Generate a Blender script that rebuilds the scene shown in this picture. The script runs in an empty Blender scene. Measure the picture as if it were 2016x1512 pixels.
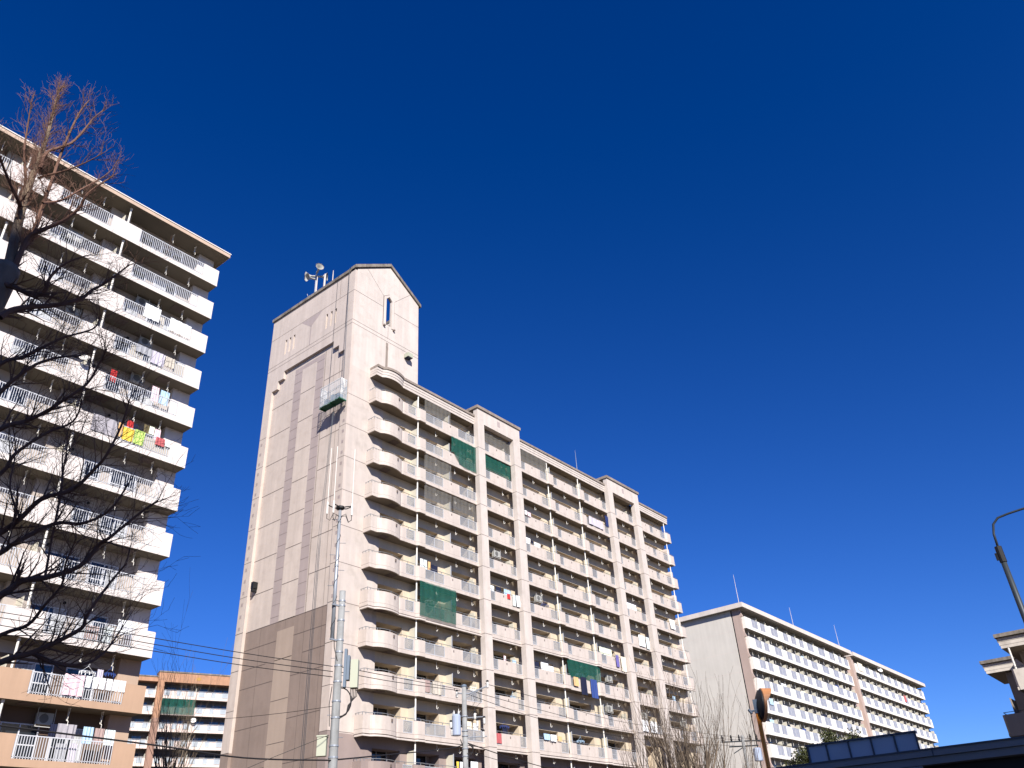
import bpy, math, random
from mathutils import Vector, Matrix
C = bpy.context.scene
COL = C.collection
R = math.radians
random.seed(11)

# ------------------------------------------------------------------ camera, sky, sun, exposure
cam = bpy.data.objects.new('camera', bpy.data.cameras.new('camera')); COL.objects.link(cam)
def set_cam():
    head, pitch, roll = R(37.59), R(31.84), R(-3.579)
    fh = Vector((math.cos(head), math.sin(head), 0)); r0 = Vector((math.sin(head), -math.cos(head), 0)); up = Vector((0, 0, 1))
    f = fh * math.cos(pitch) + up * math.sin(pitch); u0 = -fh * math.sin(pitch) + up * math.cos(pitch)
    r = r0 * math.cos(roll) + u0 * math.sin(roll); u = -r0 * math.sin(roll) + u0 * math.cos(roll)
    m = Matrix(((r.x, u.x, -f.x, 0), (r.y, u.y, -f.y, 0), (r.z, u.z, -f.z, 1.6), (0, 0, 0, 1)))
    cam.matrix_world = m
set_cam()
cam.data.sensor_width = 36; cam.data.lens = 1608.15 / 2016 * 36; cam.data.clip_start = .1; cam.data.clip_end = 6000
C.camera = cam
SUN_EL = R(32.8); SUN_TO = Vector((-.6, -.83, .66)).normalized()
world = bpy.data.worlds.new('World'); C.world = world; world.use_nodes = True
nt = world.node_tree; nt.nodes.clear()
wo = nt.nodes.new('ShaderNodeOutputWorld'); bg = nt.nodes.new('ShaderNodeBackground'); sky = nt.nodes.new('ShaderNodeTexSky')
sky.sky_type = 'NISHITA'; sky.sun_disc = False; sky.sun_elevation = SUN_EL
sky.sun_rotation = math.atan2(SUN_TO.x, SUN_TO.y); sky.altitude = 0; sky.air_density = .85; sky.dust_density = .15; sky.ozone_density = 2.6
hs = nt.nodes.new('ShaderNodeHueSaturation'); hs.inputs['Saturation'].default_value = 1.22; hs.inputs['Value'].default_value = 1.0
gm = nt.nodes.new('ShaderNodeGamma'); gm.inputs['Gamma'].default_value = 1.15
nt.links.new(sky.outputs[0], hs.inputs['Color']); nt.links.new(hs.outputs[0], gm.inputs['Color']); vm_ = nt.nodes.new('ShaderNodeVectorMath'); vm_.operation = 'MULTIPLY_ADD'; vm_.inputs[1].default_value = (.51, .615, .97); vm_.inputs[2].default_value = (-.10, -.05, .17)
vx_ = nt.nodes.new('ShaderNodeVectorMath'); vx_.operation = 'MAXIMUM'; vx_.inputs[1].default_value = (0, 0, 0)
nt.links.new(gm.outputs[0], vm_.inputs[0]); nt.links.new(vm_.outputs[0], vx_.inputs[0]); nt.links.new(vx_.outputs[0], bg.inputs['Color'])
bg.inputs['Strength'].default_value = .0615; nt.links.new(bg.outputs[0], wo.inputs['Surface'])
sl = bpy.data.lights.new('sun', 'SUN'); sl.energy = 5.0; sl.angle = R(.5); sl.color = (1, .945, .87)
so = bpy.data.objects.new('sun', sl); COL.objects.link(so); so.rotation_euler = (-SUN_TO).to_track_quat('-Z', 'Y').to_euler()
C.view_settings.view_transform = 'Standard'; C.view_settings.look = 'None'; C.view_settings.exposure = .8; C.view_settings.gamma = 1
C.view_settings.use_curve_mapping = False
C.cycles.max_bounces = 6; C.cycles.transparent_max_bounces = 16

# ------------------------------------------------------------------ materials
def mat(name, col, rough=.85, var=.06, streak=0., bump=0., metal=0., alpha=1., trans=0., scale=1., dirt=None, spec=.3):
    m = bpy.data.materials.new(name); m.use_nodes = True; n = m.node_tree; b = n.nodes['Principled BSDF']
    b.inputs['Roughness'].default_value = rough; b.inputs['Metallic'].default_value = metal
    b.inputs['Alpha'].default_value = alpha; b.inputs['Transmission Weight'].default_value = trans
    b.inputs['Specular IOR Level'].default_value = spec
    b.inputs['Base Color'].default_value = (*col, 1)
    if var > 0 or streak > 0:
        tc = n.nodes.new('ShaderNodeTexCoord')
        ns = n.nodes.new('ShaderNodeTexNoise'); ns.inputs['Scale'].default_value = .55 * scale; ns.inputs['Detail'].default_value = 6; ns.inputs['Roughness'].default_value = .62
        n.links.new(tc.outputs['Object'], ns.inputs['Vector'])
        mp = n.nodes.new('ShaderNodeMapping'); mp.inputs['Scale'].default_value = (2.6 * scale, 2.6 * scale, .16 * scale); n.links.new(tc.outputs['Object'], mp.inputs['Vector'])
        n2 = n.nodes.new('ShaderNodeTexNoise'); n2.inputs['Scale'].default_value = 1; n2.inputs['Detail'].default_value = 4; n.links.new(mp.outputs[0], n2.inputs['Vector'])
        def rng(src, a, amt):
            r = n.nodes.new('ShaderNodeMapRange'); r.inputs['From Min'].default_value = .3; r.inputs['From Max'].default_value = .7
            r.inputs['To Min'].default_value = 1 - amt; r.inputs['To Max'].default_value = 1 + amt; n.links.new(src, r.inputs['Value']); return r.outputs[0]
        mu = n.nodes.new('ShaderNodeMath'); mu.operation = 'MULTIPLY'; n.links.new(rng(ns.outputs['Fac'], 0, var), mu.inputs[0]); n.links.new(rng(n2.outputs['Fac'], 0, streak), mu.inputs[1])
        vm = n.nodes.new('ShaderNodeVectorMath'); vm.operation = 'SCALE'; vm.inputs[0].default_value = col; n.links.new(mu.outputs[0], vm.inputs['Scale'])
        src = vm.outputs[0]
        if dirt:
            n3 = n.nodes.new('ShaderNodeTexNoise'); n3.inputs['Scale'].default_value = 1.7 * scale; n3.inputs['Detail'].default_value = 8; n.links.new(tc.outputs['Object'], n3.inputs['Vector'])
            rr = n.nodes.new('ShaderNodeMapRange'); rr.inputs['From Min'].default_value = .52; rr.inputs['From Max'].default_value = .75; rr.inputs['To Max'].default_value = dirt[3]; n.links.new(n3.outputs['Fac'], rr.inputs['Value'])
            mx = n.nodes.new('ShaderNodeMix'); mx.data_type = 'RGBA'; n.links.new(rr.outputs[0], mx.inputs['Factor']); n.links.new(src, mx.inputs['A']); mx.inputs['B'].default_value = (*dirt[:3], 1); src = mx.outputs['Result']
        n.links.new(src, b.inputs['Base Color'])
    if bump > 0:
        tb = n.nodes.new('ShaderNodeTexCoord'); nb = n.nodes.new('ShaderNodeTexNoise'); nb.inputs['Scale'].default_value = 14 * scale; nb.inputs['Detail'].default_value = 5
        n.links.new(tb.outputs['Object'], nb.inputs['Vector']); bp = n.nodes.new('ShaderNodeBump'); bp.inputs['Strength'].default_value = bump; bp.inputs['Distance'].default_value = .02
        n.links.new(nb.outputs['Fac'], bp.inputs['Height']); n.links.new(bp.outputs[0], b.inputs['Normal'])
    return m
M = {}
ALB = .60                                                  # scales every base colour down so shade stays deep under the strong sun
def mk(k, col, *a, **kw):
    if kw.get('dirt'): d_ = kw['dirt']; kw['dirt'] = (d_[0] * ALB, d_[1] * ALB, d_[2] * ALB, d_[3])
    M[k] = mat(k, tuple(c * ALB for c in col), *a, **kw); return M[k]
mk('cream_render', (.78, .68, .61), var=.07, streak=.08, bump=.15, dirt=(.50, .43, .36, .35))
mk('cream_panel', (.83, .735, .665), var=.06, streak=.07, bump=.12, dirt=(.52, .45, .39, .3))
mk('gable_cream', (.81, .69, .61), var=.06, streak=.07, bump=.15, dirt=(.64, .52, .45, .4))
mk('mauve_paint', (.57, .47, .45), var=.05, streak=.04, bump=.1)
mk('taupe_paint', (.39, .30, .255), var=.06, streak=.06, bump=.12, dirt=(.31, .23, .19, .4))
mk('light_taupe', (.56, .44, .36), var=.05, streak=.04, bump=.1)
mk('pink_taupe', (.43, .34, .31), var=.06, streak=.05, bump=.1, dirt=(.36, .28, .25, .3))
mk('groove_dark', (.20, .155, .14), var=0)
mk('soffit_shaded', (.30, .25, .19), var=.08, bump=.05)  # cream slab undersides darkened, their shade is put into the colour
mk('coping_stone', (.40, .33, .28), var=.15, streak=.12, dirt=(.18, .15, .13, .7))
mk('dirty_coping', (.30, .26, .22), var=.3, streak=.25, dirt=(.10, .09, .08, .8), scale=2)
mk('aluminium', (.72, .74, .78), rough=.4, metal=.15, var=.03)
mk('rail_grey', (.42, .44, .46), rough=.45, metal=.4, var=.03)
mk('screen_glass', (.50, .50, .51), rough=.25, var=.08, alpha=.55, spec=.5)
mk('glass_dark', (.02, .028, .04), rough=.06, var=0, spec=.9)
mk('grille_grey', (.22, .22, .21), rough=.6, var=0)
mk('curtain_pale', (.62, .64, .66), rough=.9, var=.1, streak=.3, scale=4)
mk('recess_wall', (.86, .72, .54), var=.06, streak=.05)
mk('white_paint', (.78, .77, .74), rough=.5, var=.04)
mk('drain_white', (1.1, 1.06, .98), rough=.5, var=.04)
mk('board_cream', (.90, .85, .70), var=.03)
mk('hook_white', (1.2, 1.15, 1.05), rough=.5, var=0)
mk('b_white', (1.02, .93, .875), var=.04, streak=.06, bump=.1, dirt=(1.05, .95, .87, .25))
mk('b_wall', (.62, .54, .48), var=.07, streak=.05, bump=.1)
mk('b_soffit_shaded', (.24, .21, .16), var=.08)  # undersides of the left block, darkened to hold the shade there
mk('b_tan', (.66, .44, .30), var=.06, streak=.05, bump=.1)
mk('b_tan_light', (.66, .48, .36), var=.05, streak=.04, bump=.1)
mk('b_brown', (.20, .135, .10), var=.06)
mk('b_fascia', (.76, .57, .44), var=.06, streak=.08)
mk('b_rail', (.85, .87, .92), rough=.4, var=.03)
mk('c_white', (1.10, 1.05, .98), var=.04, streak=.03)
mk('c_gable', (.85, .80, .72), var=.04, streak=.04, bump=.08)
mk('c_pier', (.64, .49, .42), var=.05, streak=.05)
mk('c_roof', (.90, .80, .72), var=.08, streak=.05)
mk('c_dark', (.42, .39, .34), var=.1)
mk('c_glass', (.50, .51, .56), rough=.3, var=.25, scale=3, spec=.5)
mk('d_orange', (.60, .33, .20), var=.12, streak=.12, dirt=(.36, .19, .11, .6))
mk('d_brown', (.45, .27, .20), var=.08, streak=.1)
mk('d_cream', (1.05, .86, .76), var=.04, streak=.05)
mk('d_mark', (.62, .36, .10), var=.1)
mk('d_wall', (.26, .23, .20), var=.08)
mk('d_glass', (.60, .66, .70), rough=.3, var=.2, scale=2)
mk('concrete_pole', (.40, .41, .41), var=.12, streak=.22, bump=.2, dirt=(.24, .23, .22, .5), scale=3)
mk('galvanised', (.50, .54, .60), rough=.4, metal=.35, var=.1, scale=4)
mk('black_plastic', (.02, .02, .022), rough=.5, var=0)
mk('cable_black', (.025, .023, .025), rough=.6, var=0)
mk('box_beige', (.62, .64, .50), rough=.5, var=.04)
mk('box_blue', (.20, .26, .34), rough=.5, var=.05)
mk('transformer_blue', (.50, .58, .75), rough=.4, var=.06)
mk('porcelain', (.80, .79, .76), rough=.25, var=0)
mk('green_deck', (.015, .13, .055), rough=.5, var=.1)
mk('green_net', (.015, .16, .115), rough=.8, var=.2, scale=3, alpha=.42)
mk('clear_net', (.50, .48, .44), rough=.9, var=.1, alpha=.15)
mk('blue_net', (.03, .06, .25), rough=.9, var=.1, alpha=.6)
mk('tarp_clear', (1.0, 1.12, 1.2), rough=.25, var=.1, alpha=.15, scale=3)
mk('bark_pale', (.32, .24, .17), var=.25, streak=.2, bump=.4, scale=5)
mk('bark_dark', (.075, .05, .038), var=.2, bump=.3, scale=5)
mk('twig_brown', (.26, .14, .10), var=.2)
mk('bark_grey', (.22, .17, .125), var=.25, bump=.3, scale=4)
mk('leaf_green', (.085, .095, .03), rough=.6, var=.35, scale=3)
mk('leaf_dark', (.05, .06, .02), rough=.6, var=.3, scale=3)
mk('orange_paint', (1.3, .42, .05), rough=.45, var=.08, scale=4)
mk('mirror_back', (.03, .032, .035), rough=.5, var=.1)
mk('hood_orange', (.72, .32, .13), rough=.5, var=.1, scale=3)
mk('lamp_steel', (.06, .075, .09), rough=.5, metal=.3, var=.1)
mk('paving', (.26, .205, .15), var=.15, bump=.3)
mk('roof_metal', (.11, .13, .16), rough=.5, var=.1, streak=.05)
mk('roof_fascia', (.30, .33, .36), rough=.5, var=.1)
mk('roof_panel', (.55, .68, .82), rough=.4, var=.12, scale=1.5)
mk('e_cream', (.92, .84, .74), var=.07, streak=.06, dirt=(.38, .33, .28, .5))
mk('e_taupe', (.42, .36, .30), var=.07, streak=.06)
mk('off_wall', (.45, .42, .38), var=.05)
mk('ac_white', (.60, .60, .56), rough=.5, var=.04)
mk('speaker_grey', (.55, .55, .52), rough=.4, var=.05)

# ------------------------------------------------------------------ mesh helpers
class MB:
    def __init__(s): s.v = []; s.f = []; s.m = []
    def add(s, vs, fs, m=0):
        o = len(s.v); s.v += [tuple(p) for p in vs]
        for f in fs: s.f.append([o + i for i in f]); s.m.append(m)
        return s
    def box(s, x0, x1, y0, y1, z0, z1, m=0):
        if x1 < x0: x0, x1 = x1, x0
        if y1 < y0: y0, y1 = y1, y0
        return s.add([(x0, y0, z0), (x1, y0, z0), (x1, y1, z0), (x0, y1, z0), (x0, y0, z1), (x1, y0, z1), (x1, y1, z1), (x0, y1, z1)],
                     [(3, 2, 1, 0), (4, 5, 6, 7), (0, 1, 5, 4), (1, 2, 6, 5), (2, 3, 7, 6), (3, 0, 4, 7)], m)
    def prism(s, poly, z0, z1, m=0, mb=None):          # polygon in x,y, extruded in z
        n = len(poly); o = len(s.v); s.v += [(x, y, z0) for x, y in poly] + [(x, y, z1) for x, y in poly]
        a = sum(poly[i][0] * poly[(i + 1) % n][1] - poly[(i + 1) % n][0] * poly[i][1] for i in range(n)) > 0
        idx = list(range(n))
        s.f.append([o + i for i in (idx[::-1] if a else idx)]); s.m.append(m if mb is None else mb)
        s.f.append([o + n + i for i in (idx if a else idx[::-1])]); s.m.append(m)
        for i in range(n):
            j = (i + 1) % n; q = [o + i, o + j, o + n + j, o + n + i]; s.f.append(q if a else q[::-1]); s.m.append(m)
        return s
    def prism_y(s, poly, y0, y1, m=0):                 # polygon in x,z extruded in y
        n = len(poly); o = len(s.v); s.v += [(x, y0, z) for x, z in poly] + [(x, y1, z) for x, z in poly]
        a = sum(poly[i][0] * poly[(i + 1) % n][1] - poly[(i + 1) % n][0] * poly[i][1] for i in range(n)) > 0
        idx = list(range(n)); s.f.append([o + i for i in (idx if a else idx[::-1])]); s.m.append(m); s.f.append([o + n + i for i in (idx[::-1] if a else idx)]); s.m.append(m)
        for i in range(n):
            j = (i + 1) % n; q = [o + i, o + n + i, o + n + j, o + j]; s.f.append(q if a else q[::-1]); s.m.append(m)
        return s
    def prism_x(s, poly, x0, x1, m=0):                 # polygon in y,z extruded in x
        n = len(poly); o = len(s.v); s.v += [(x0, y, z) for y, z in poly] + [(x1, y, z) for y, z in poly]
        a = sum(poly[i][0] * poly[(i + 1) % n][1] - poly[(i + 1) % n][0] * poly[i][1] for i in range(n)) > 0
        idx = list(range(n)); s.f.append([o + i for i in (idx[::-1] if a else idx)]); s.m.append(m); s.f.append([o + n + i for i in (idx if a else idx[::-1])]); s.m.append(m)
        for i in range(n):
            j = (i + 1) % n; q = [o + i, o + j, o + n + j, o + n + i]; s.f.append(q if a else q[::-1]); s.m.append(m)
        return s
    def wallpath(s, path, t, z0, z1, m=0):             # wall following path, thickness t towards the building (+y side)
        n = len(path); nr = []
        for i in range(n):
            a = Vector(path[max(i - 1, 0)]); b = Vector(path[min(i + 1, n - 1)]); d = (b - a).normalized(); nn = Vector((-d.y, d.x))
            if 0 < i < n - 1:
                d1 = (Vector(path[i]) - a).normalized(); n1 = Vector((-d1.y, d1.x)); k = max(.5, nn.dot(n1)); nr.append(nn / k)
            else: nr.append(nn)
        inn = [(path[i][0] + nr[i].x * t, path[i][1] + nr[i].y * t) for i in range(n)]
        o = len(s.v)
        for z in (z0, z1):
            s.v += [(p[0], p[1], z) for p in path]; s.v += [(p[0], p[1], z) for p in inn]
        def q(*ix): s.f.append([o + i for i in ix]); s.m.append(m)
        for i in range(n - 1):
            q(i, i + 1, 2 * n + i + 1, 2 * n + i); q(n + i + 1, n + i, 3 * n + i, 3 * n + i + 1)
            q(2 * n + i, 2 * n + i + 1, 3 * n + i + 1, 3 * n + i); q(i + 1, i, n + i, n + i + 1)
        q(0, 2 * n, 3 * n, n); q(n - 1, 2 * n - 1, 4 * n - 1, 3 * n - 1)
        return s
    def tube(s, pts, r, n=6, m=0, cap=True):
        pts = [Vector(p) for p in pts]; rs = r if isinstance(r, (list, tuple)) else [r] * len(pts); o = len(s.v); up = None
        for i, p in enumerate(pts):
            d = (pts[min(i + 1, len(pts) - 1)] - pts[max(i - 1, 0)]).normalized()
            if up is None: up = Vector((0, 0, 1)) if abs(d.z) < .9 else Vector((1, 0, 0))
            a = d.cross(up)
            if a.length < 1e-4: a = d.cross(Vector((0, 1, 0)))
            a.normalize(); b = d.cross(a).normalized(); up = -b if abs(d.dot(up)) < .999 else up
            for k in range(n):
                t = 2 * math.pi * k / n; w = p + (a * math.cos(t) + b * math.sin(t)) * rs[i]; s.v.append((w.x, w.y, w.z))
        for i in range(len(pts) - 1):
            for k in range(n):
                k2 = (k + 1) % n; s.f.append([o + i * n + k, o + i * n + k2, o + (i + 1) * n + k2, o + (i + 1) * n + k]); s.m.append(m)
        if cap and n > 2:
            s.f.append([o + k for k in range(n)][::-1]); s.m.append(m); e = o + (len(pts) - 1) * n; s.f.append([e + k for k in range(n)]); s.m.append(m)
        return s
    def lathe(s, c, prof, n=16, m=0, ax=None):         # prof: (r, h) along axis ax from c
        ax = Vector(ax or (0, 0, 1)).normalized(); a = ax.orthogonal().normalized(); b = ax.cross(a); c = Vector(c); o = len(s.v)
        for r, h in prof:
            for k in range(n):
                t = 2 * math.pi * k / n; w = c + ax * h + (a * math.cos(t) + b * math.sin(t)) * r; s.v.append((w.x, w.y, w.z))
        for i in range(len(prof) - 1):
            for k in range(n):
                k2 = (k + 1) % n; s.f.append([o + i * n + k, o + i * n + k2, o + (i + 1) * n + k2, o + (i + 1) * n + k]); s.m.append(m)
        s.f.append([o + k for k in range(n)][::-1]); s.m.append(m); e = o + (len(prof) - 1) * n; s.f.append([e + k for k in range(n)]); s.m.append(m)
        return s
WL = {}
def build(mb, name, mats, parent=None, loc=None, smooth=False):
    """verts of mb are in world (or root-local) coordinates; the object's own origin is loc"""
    if not isinstance(mats, (list, tuple)): mats = [mats]
    pl = WL[parent.name] if parent else Vector((0, 0, 0))
    if loc is None: loc = tuple(pl) if parent else tuple(sum(p[i] for p in mb.v) / len(mb.v) if i < 2 else min(p[2] for p in mb.v) for i in range(3))
    loc = Vector(loc); me = bpy.data.meshes.new(name)
    me.from_pydata([(p[0] - loc.x, p[1] - loc.y, p[2] - loc.z) for p in mb.v], [], mb.f)
    for k in mats: me.materials.append(M[k])
    me.polygons.foreach_set('material_index', mb.m)
    if smooth: me.polygons.foreach_set('use_smooth', [True] * len(mb.f))
    me.update(); o = bpy.data.objects.new(name, me); COL.objects.link(o)
    if parent: o.parent = parent
    o.location = loc - pl; WL[o.name] = loc
    return o
def tag(o, label=None, cat=None, group=None, kind=None):
    if label: o['label'] = label
    if cat: o['category'] = cat
    if group: o['group'] = group
    if kind: o['kind'] = kind
    return o
def root(name, loc, label, cat, group=None, rz=0, local=False):
    o = bpy.data.objects.new(name, None); COL.objects.link(o); o.location = loc; o.rotation_euler = (0, 0, rz); o.empty_display_size = .5
    WL[o.name] = Vector((0, 0, 0)) if local else Vector(loc); return tag(o, label, cat, group)
def dup(o, dz=0, parent=None, dx=0, dy=0):
    """copy a part (or thing) with its children; moved by dx,dy,dz"""
    c = o.copy(); COL.objects.link(c); c.parent = parent if parent is not None else o.parent
    c.location = o.location + Vector((dx, dy, dz)); WL[c.name] = WL[o.name] + Vector((dx, dy, dz))
    def kids(a, b):
        for ch in list(a.children):
            k = ch.copy(); COL.objects.link(k); k.parent = b; WL[k.name] = WL[ch.name] + Vector((dx, dy, dz)); kids(ch, k)
    kids(o, c); return c
# ------------------------------------------------------------------ ground
g = MB(); g.add([(-900, -900, 0), (1500, -900, 0), (1500, 1500, 0), (-900, 1500, 0)], [(0, 1, 2, 3)])
tag(build(g, 'ground', 'paving', loc=(0, 0, 0)), kind='structure')
# ================================================================== BLOCK A: cream tower block in the middle
H = 2.75; ZA = [35.5 - H * k for k in range(13)]           # undersides of the balcony rows, top one first
W, VP, VB, VX = 43.45, 42.17, 42.62, 42.45                 # wall, pillar front, parapet front, box front
GU = 35.29                                                 # outer face of the gable wall
A = root('apartment_block', (60, 49, 0), 'cream high-rise with a gabled tower, tall pillars and curved balconies behind the big utility pole', 'apartment block', 'apartment blocks of the estate')
# --- gable wall (left face) with stepped recess, slits, painted stripes and joints
m = MB(); RU = GU + .25; BL, BR = 54.83, W                 # materials: 0 gable_cream 1 taupe 2 light_taupe 3 mauve 4 groove 5 cream
zl = 10.8
m.box(GU, RU, 53.88, BL, zl, 41.6, 0); m.box(GU, RU, 53.88, BL, 0, zl, 1)
m.box(GU, RU, BR, 44.24, zl, 41.6, 0); m.box(GU, RU, BR, 44.24, 0, zl, 6)
for a, b, z in ((52.38, 53.13, 40.85), (53.13, 53.88, 40.08), (44.97, 45.72, 40.85), (44.24, 44.97, 40.08)): m.box(GU, RU, a, b, z, 41.6, 0)
m.box(GU, RU, BR, BL, 41.6, 43.49, 0); m.box(GU, RU, BR, BL, 45.05, 48.12, 0)
cuts = [BR] + [c for pr in ((45.62, 45.87), (46.19, 46.43), (46.79, 47.03), (51.27, 51.51), (51.85, 52.09), (52.42, 52.66)) for c in pr] + [BL]
for i in range(0, len(cuts), 2): m.box(GU, RU, cuts[i], cuts[i + 1], 43.49, 45.05, 0)
m.box(RU, RU + .2, BR + .01, BL - .01, 19.05, 48.1, 0); m.box(RU, RU + .2, BR + .01, BL - .01, 0, 19.05, 1)
def gq(x, y0, y1, z0, z1, mi): m.add([(x, y1, z0), (x, y0, z0), (x, y0, z1), (x, y1, z1)], [(0, 1, 2, 3)], mi)   # painted sheet facing -x
r4, r5, r6 = RU - .004, RU - .008, RU - .012
gq(r4, 50.0, 51.0, 19.05, 41.17, 3); gq(r4, 47.07, 48.05, 19.05, 41.17, 3); gq(r4, 48.05, 50.0, 40.8, 41.17, 3)
gq(r4, 48.07, 50.0, 0, 18.37, 2)
for k in range(-1, 8):
    z = 35.55 - H * (k)
    for y0, y1 in ((44.25, 46.9), (48.07, 49.98), (51.02, 53.86)): gq(r6, y0, y1, z, z + .035, 4)
    for y0, y1 in ((53.88, BL), (BR, 44.24)):
        if z > 10 and k >= 0: gq(GU - .005, y0, y1, z, z + .035, 4)
for k in range(6, 11):
    z = 35.55 - H * k
    for y0, y1 in ((53.88, BL), (BR, 44.24)): gq(GU - .005, y0, y1, z, z + .035, 4)
    for y0, y1 in ((44.25, 48.05), (50.02, 53.86)): gq(r6, y0, y1, z - 1.35, z - 1.32, 4)
    gq(r6, 48.08, 49.99, z, z + .035, 4)
for k in range(0, 24):
    z = 40.6 - .917 * k
    if z > 19.2:
        for y0, y1 in ((50.01, 50.99), (47.08, 48.04)): gq(r6, y0, y1, z, z + .018, 4)
for y, z0, z1, t in ((46.9, 0, 41.3, .035), (46.98, 19, 41.3, .02), (45.0, 0, 40.8, .03), (51.98, 0, 19.05, .03), (49.1, 18.4, 19.05, .03), (45.72, 30, 40.8, .02)): gq(r5, y, y + t, z0, z1, 4)
gq(r5, 44.24, 44.29, 0, 40.05, 4); gq(r5, 44.25, 53.87, 19.03, 19.08, 4)
for z in (42.78, 42.42, 45.88): gq(GU - .005, BR, BL, z, z + .035, 4)
m.add([(GU - .004, 50.46, 45.84), (GU - .004, 49.07, 44.78), (GU - .004, 47.61, 45.84)], [(0, 1, 2)], 3); gq(GU - .004, 49.0, 49.13, 42.8, 44.85, 3)
gq(GU - .004, 45.3, 45.33, 45.9, 48.1, 4); gq(GU - .004, 44.35, 44.38, 42.5, 48.1, 4)
for k in range(18):                                         # square tile insets down both pilasters
    z = 35.02 - .9167 * k
    for y in (54.47, 43.77): gq(GU - .006, y - .125, y + .125, z - .13, z + .13, 3) if y > 50 or k > 0 else None
    for y in (54.47, 43.77):
        if y > 50 or k > 0:
            for j in range(1, 3): gq(GU - .009, y - .125 + j * .083, y - .117 + j * .083, z - .13, z + .13, 4)
build(m, 'gable_wall', ['gable_cream', 'taupe_paint', 'light_taupe', 'mauve_paint', 'groove_dark', 'cream_render', 'pink_taupe'], A)
# --- tower head: front wall with the arrow-headed opening, side walls, coping
m = MB(); UR = 42.93
m.box(RU, UR, W, W + .22, 38.3, 44.15, 0)
apx = (39.27, 50.70)
m.prism_y([(RU, 44.15), (38.95, 44.15), (38.95, 46.92), (39.27, 47.28), apx, (RU, 48.3)], W, W + .22, 0)
m.prism_y([(39.60, 44.15), (UR, 44.15), (UR, 48.3), apx, (39.27, 47.28), (39.60, 46.92)], W, W + .22, 0)
m.box(UR - .25, UR, W + .22, BL, 38.3, 48.12, 0); m.box(RU + .2, UR - .25, BL - .25, BL, 38.3, 48.12, 0)
m.box(RU + .2, UR - .25, W + .22, BL - .25, 43.3, 43.6, 4)
fr = W - .06
for pl in ([(38.6, 43.95), (38.66, 43.95), (38.66, 47.09), (38.6, 47.09)], [(39.88, 43.95), (39.94, 43.95), (39.94, 47.09), (39.88, 47.09)], [(38.6, 47.09), (38.66, 47.05), (39.27, 47.52), (39.27, 47.58)], [(39.27, 47.52), (39.88, 47.05), (39.94, 47.09), (39.27, 47.58)]): m.prism_y(pl, W - .012, W, 4)                                                # raised frame
m.prism_y([(38.66, 44.0), (38.93, 44.0), (38.93, 46.93), (38.66, 47.05)], fr, W, 0); m.prism_y([(39.62, 44.0), (39.88, 44.0), (39.88, 47.05), (39.62, 46.93)], fr, W, 0)
m.prism_y([(38.66, 47.05), (38.93, 46.93), (39.27, 47.30), (39.27, 47.52)], fr, W, 0); m.prism_y([(39.27, 47.30), (39.62, 46.93), (39.88, 47.05), (39.27, 47.52)], fr, W, 0)
for x in (38.72, 39.86): m.box(x - .09, x + .09, W - .2, W - .002, 43.86, 43.98, 3)
def fq(x0, x1, z0, z1, mi, v=W - .005): m.add([(x0, v, z0), (x1, v, z0), (x1, v, z1), (x0, v, z1)], [(0, 1, 2, 3)], mi)
for z in (42.78, 42.42): fq(GU, UR, z, z + .035, 4)
fq(GU, 38.64, 45.88, 45.915, 4); fq(39.9, UR, 45.88, 45.915, 4)
fq(39.07, 39.33, 38.9, 42.3, 3); fq(39.25, 39.28, 42.8, 44.0, 4)
for (xa, za), (xb, zb) in (((36.66, 48.95), (38.64, 47.06)), ((39.9, 47.06), (41.79, 48.95))):
    m.add([(xa, W - .005, za), (xb, W - .005, zb), (xb, W - .005, zb + .04), (xa, W - .005, za + .04)], [(0, 1, 2, 3)], 4)
m.box(36.3, 40.5, 46.4, 46.5, 43.6, 44.9, 4)
build(m, 'tower_wall', ['cream_panel', 'gable_cream', 'cream_render', 'coping_stone', 'groove_dark'], A)
for t in ('x',): pass
m.v = [tuple(p) for p in m.v]
m = MB()
m.prism_y([(GU - .12, 48.22), (39.27, 50.78), (39.27, 51.1), (GU - .12, 48.54)], W - .14, W + .5, 0)
m.prism_y([(39.27, 50.78), (UR + .22, 48.22), (UR + .22, 48.54), (39.27, 51.1)], W - .14, W + .5, 0)
m.box(GU - .14, RU + .25, W + .5, BL + .1, 48.12, 48.42, 0); m.box(UR - .3, UR + .14, W + .5, BL + .1, 48.12, 48.42, 0); m.box(RU + .25, UR - .3, BL - .3, BL + .1, 48.12, 48.42, 0)
build(m, 'tower_coping', 'dirty_coping', A)
m = MB(); m.box(38.7, 38.76, 47.2, 47.26, 43.6, 49.2); m.box(37.5, 40.2, 48.9, 49.6, 43.6, 46.2); build(m, 'roof_plant', 'galvanised', A)
# --- facade wall behind the balconies, with recessed window bays
BAYS = [  # left u, right u (wall plane), recess from, recess to, partition u (None at a pillar)
    (37.45, 42.25, 39.05, 41.56, 42.24), (42.3, 46.1, 42.6, 45.35, 46.1), (46.15, 49.8, 46.4, 49.2, None),
    (51.2, 55.9, 51.3, 54.5, None), (56.0, 60.9, 56.3, 59.75, 60.85), (60.9, 66.3, 61.2, 65.1, 66.25), (66.3, 71.8, 66.6, 70.2, None),
    (72.2, 77.0, 72.3, 75.7, None), (77.8, 83.9, 78.1, 82.3, None)]
WR = W + .95
m = MB(); END = 84.0
m.box(RU + .2, END, WR, BL, 0, 10.75, 2); m.box(RU + .2, END, WR, BL, 10.75, 38.3, 4)
xs = [RU] + [x for b in BAYS for x in (b[2], b[3])] + [END - .3]
for i in range(0, len(xs), 2): m.box(xs[i], xs[i + 1], W, WR, 10.75, 38.3, 0 if i == 0 else 4); m.box(xs[i], xs[i + 1], W, WR, 0, 10.75, 2)
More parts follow.
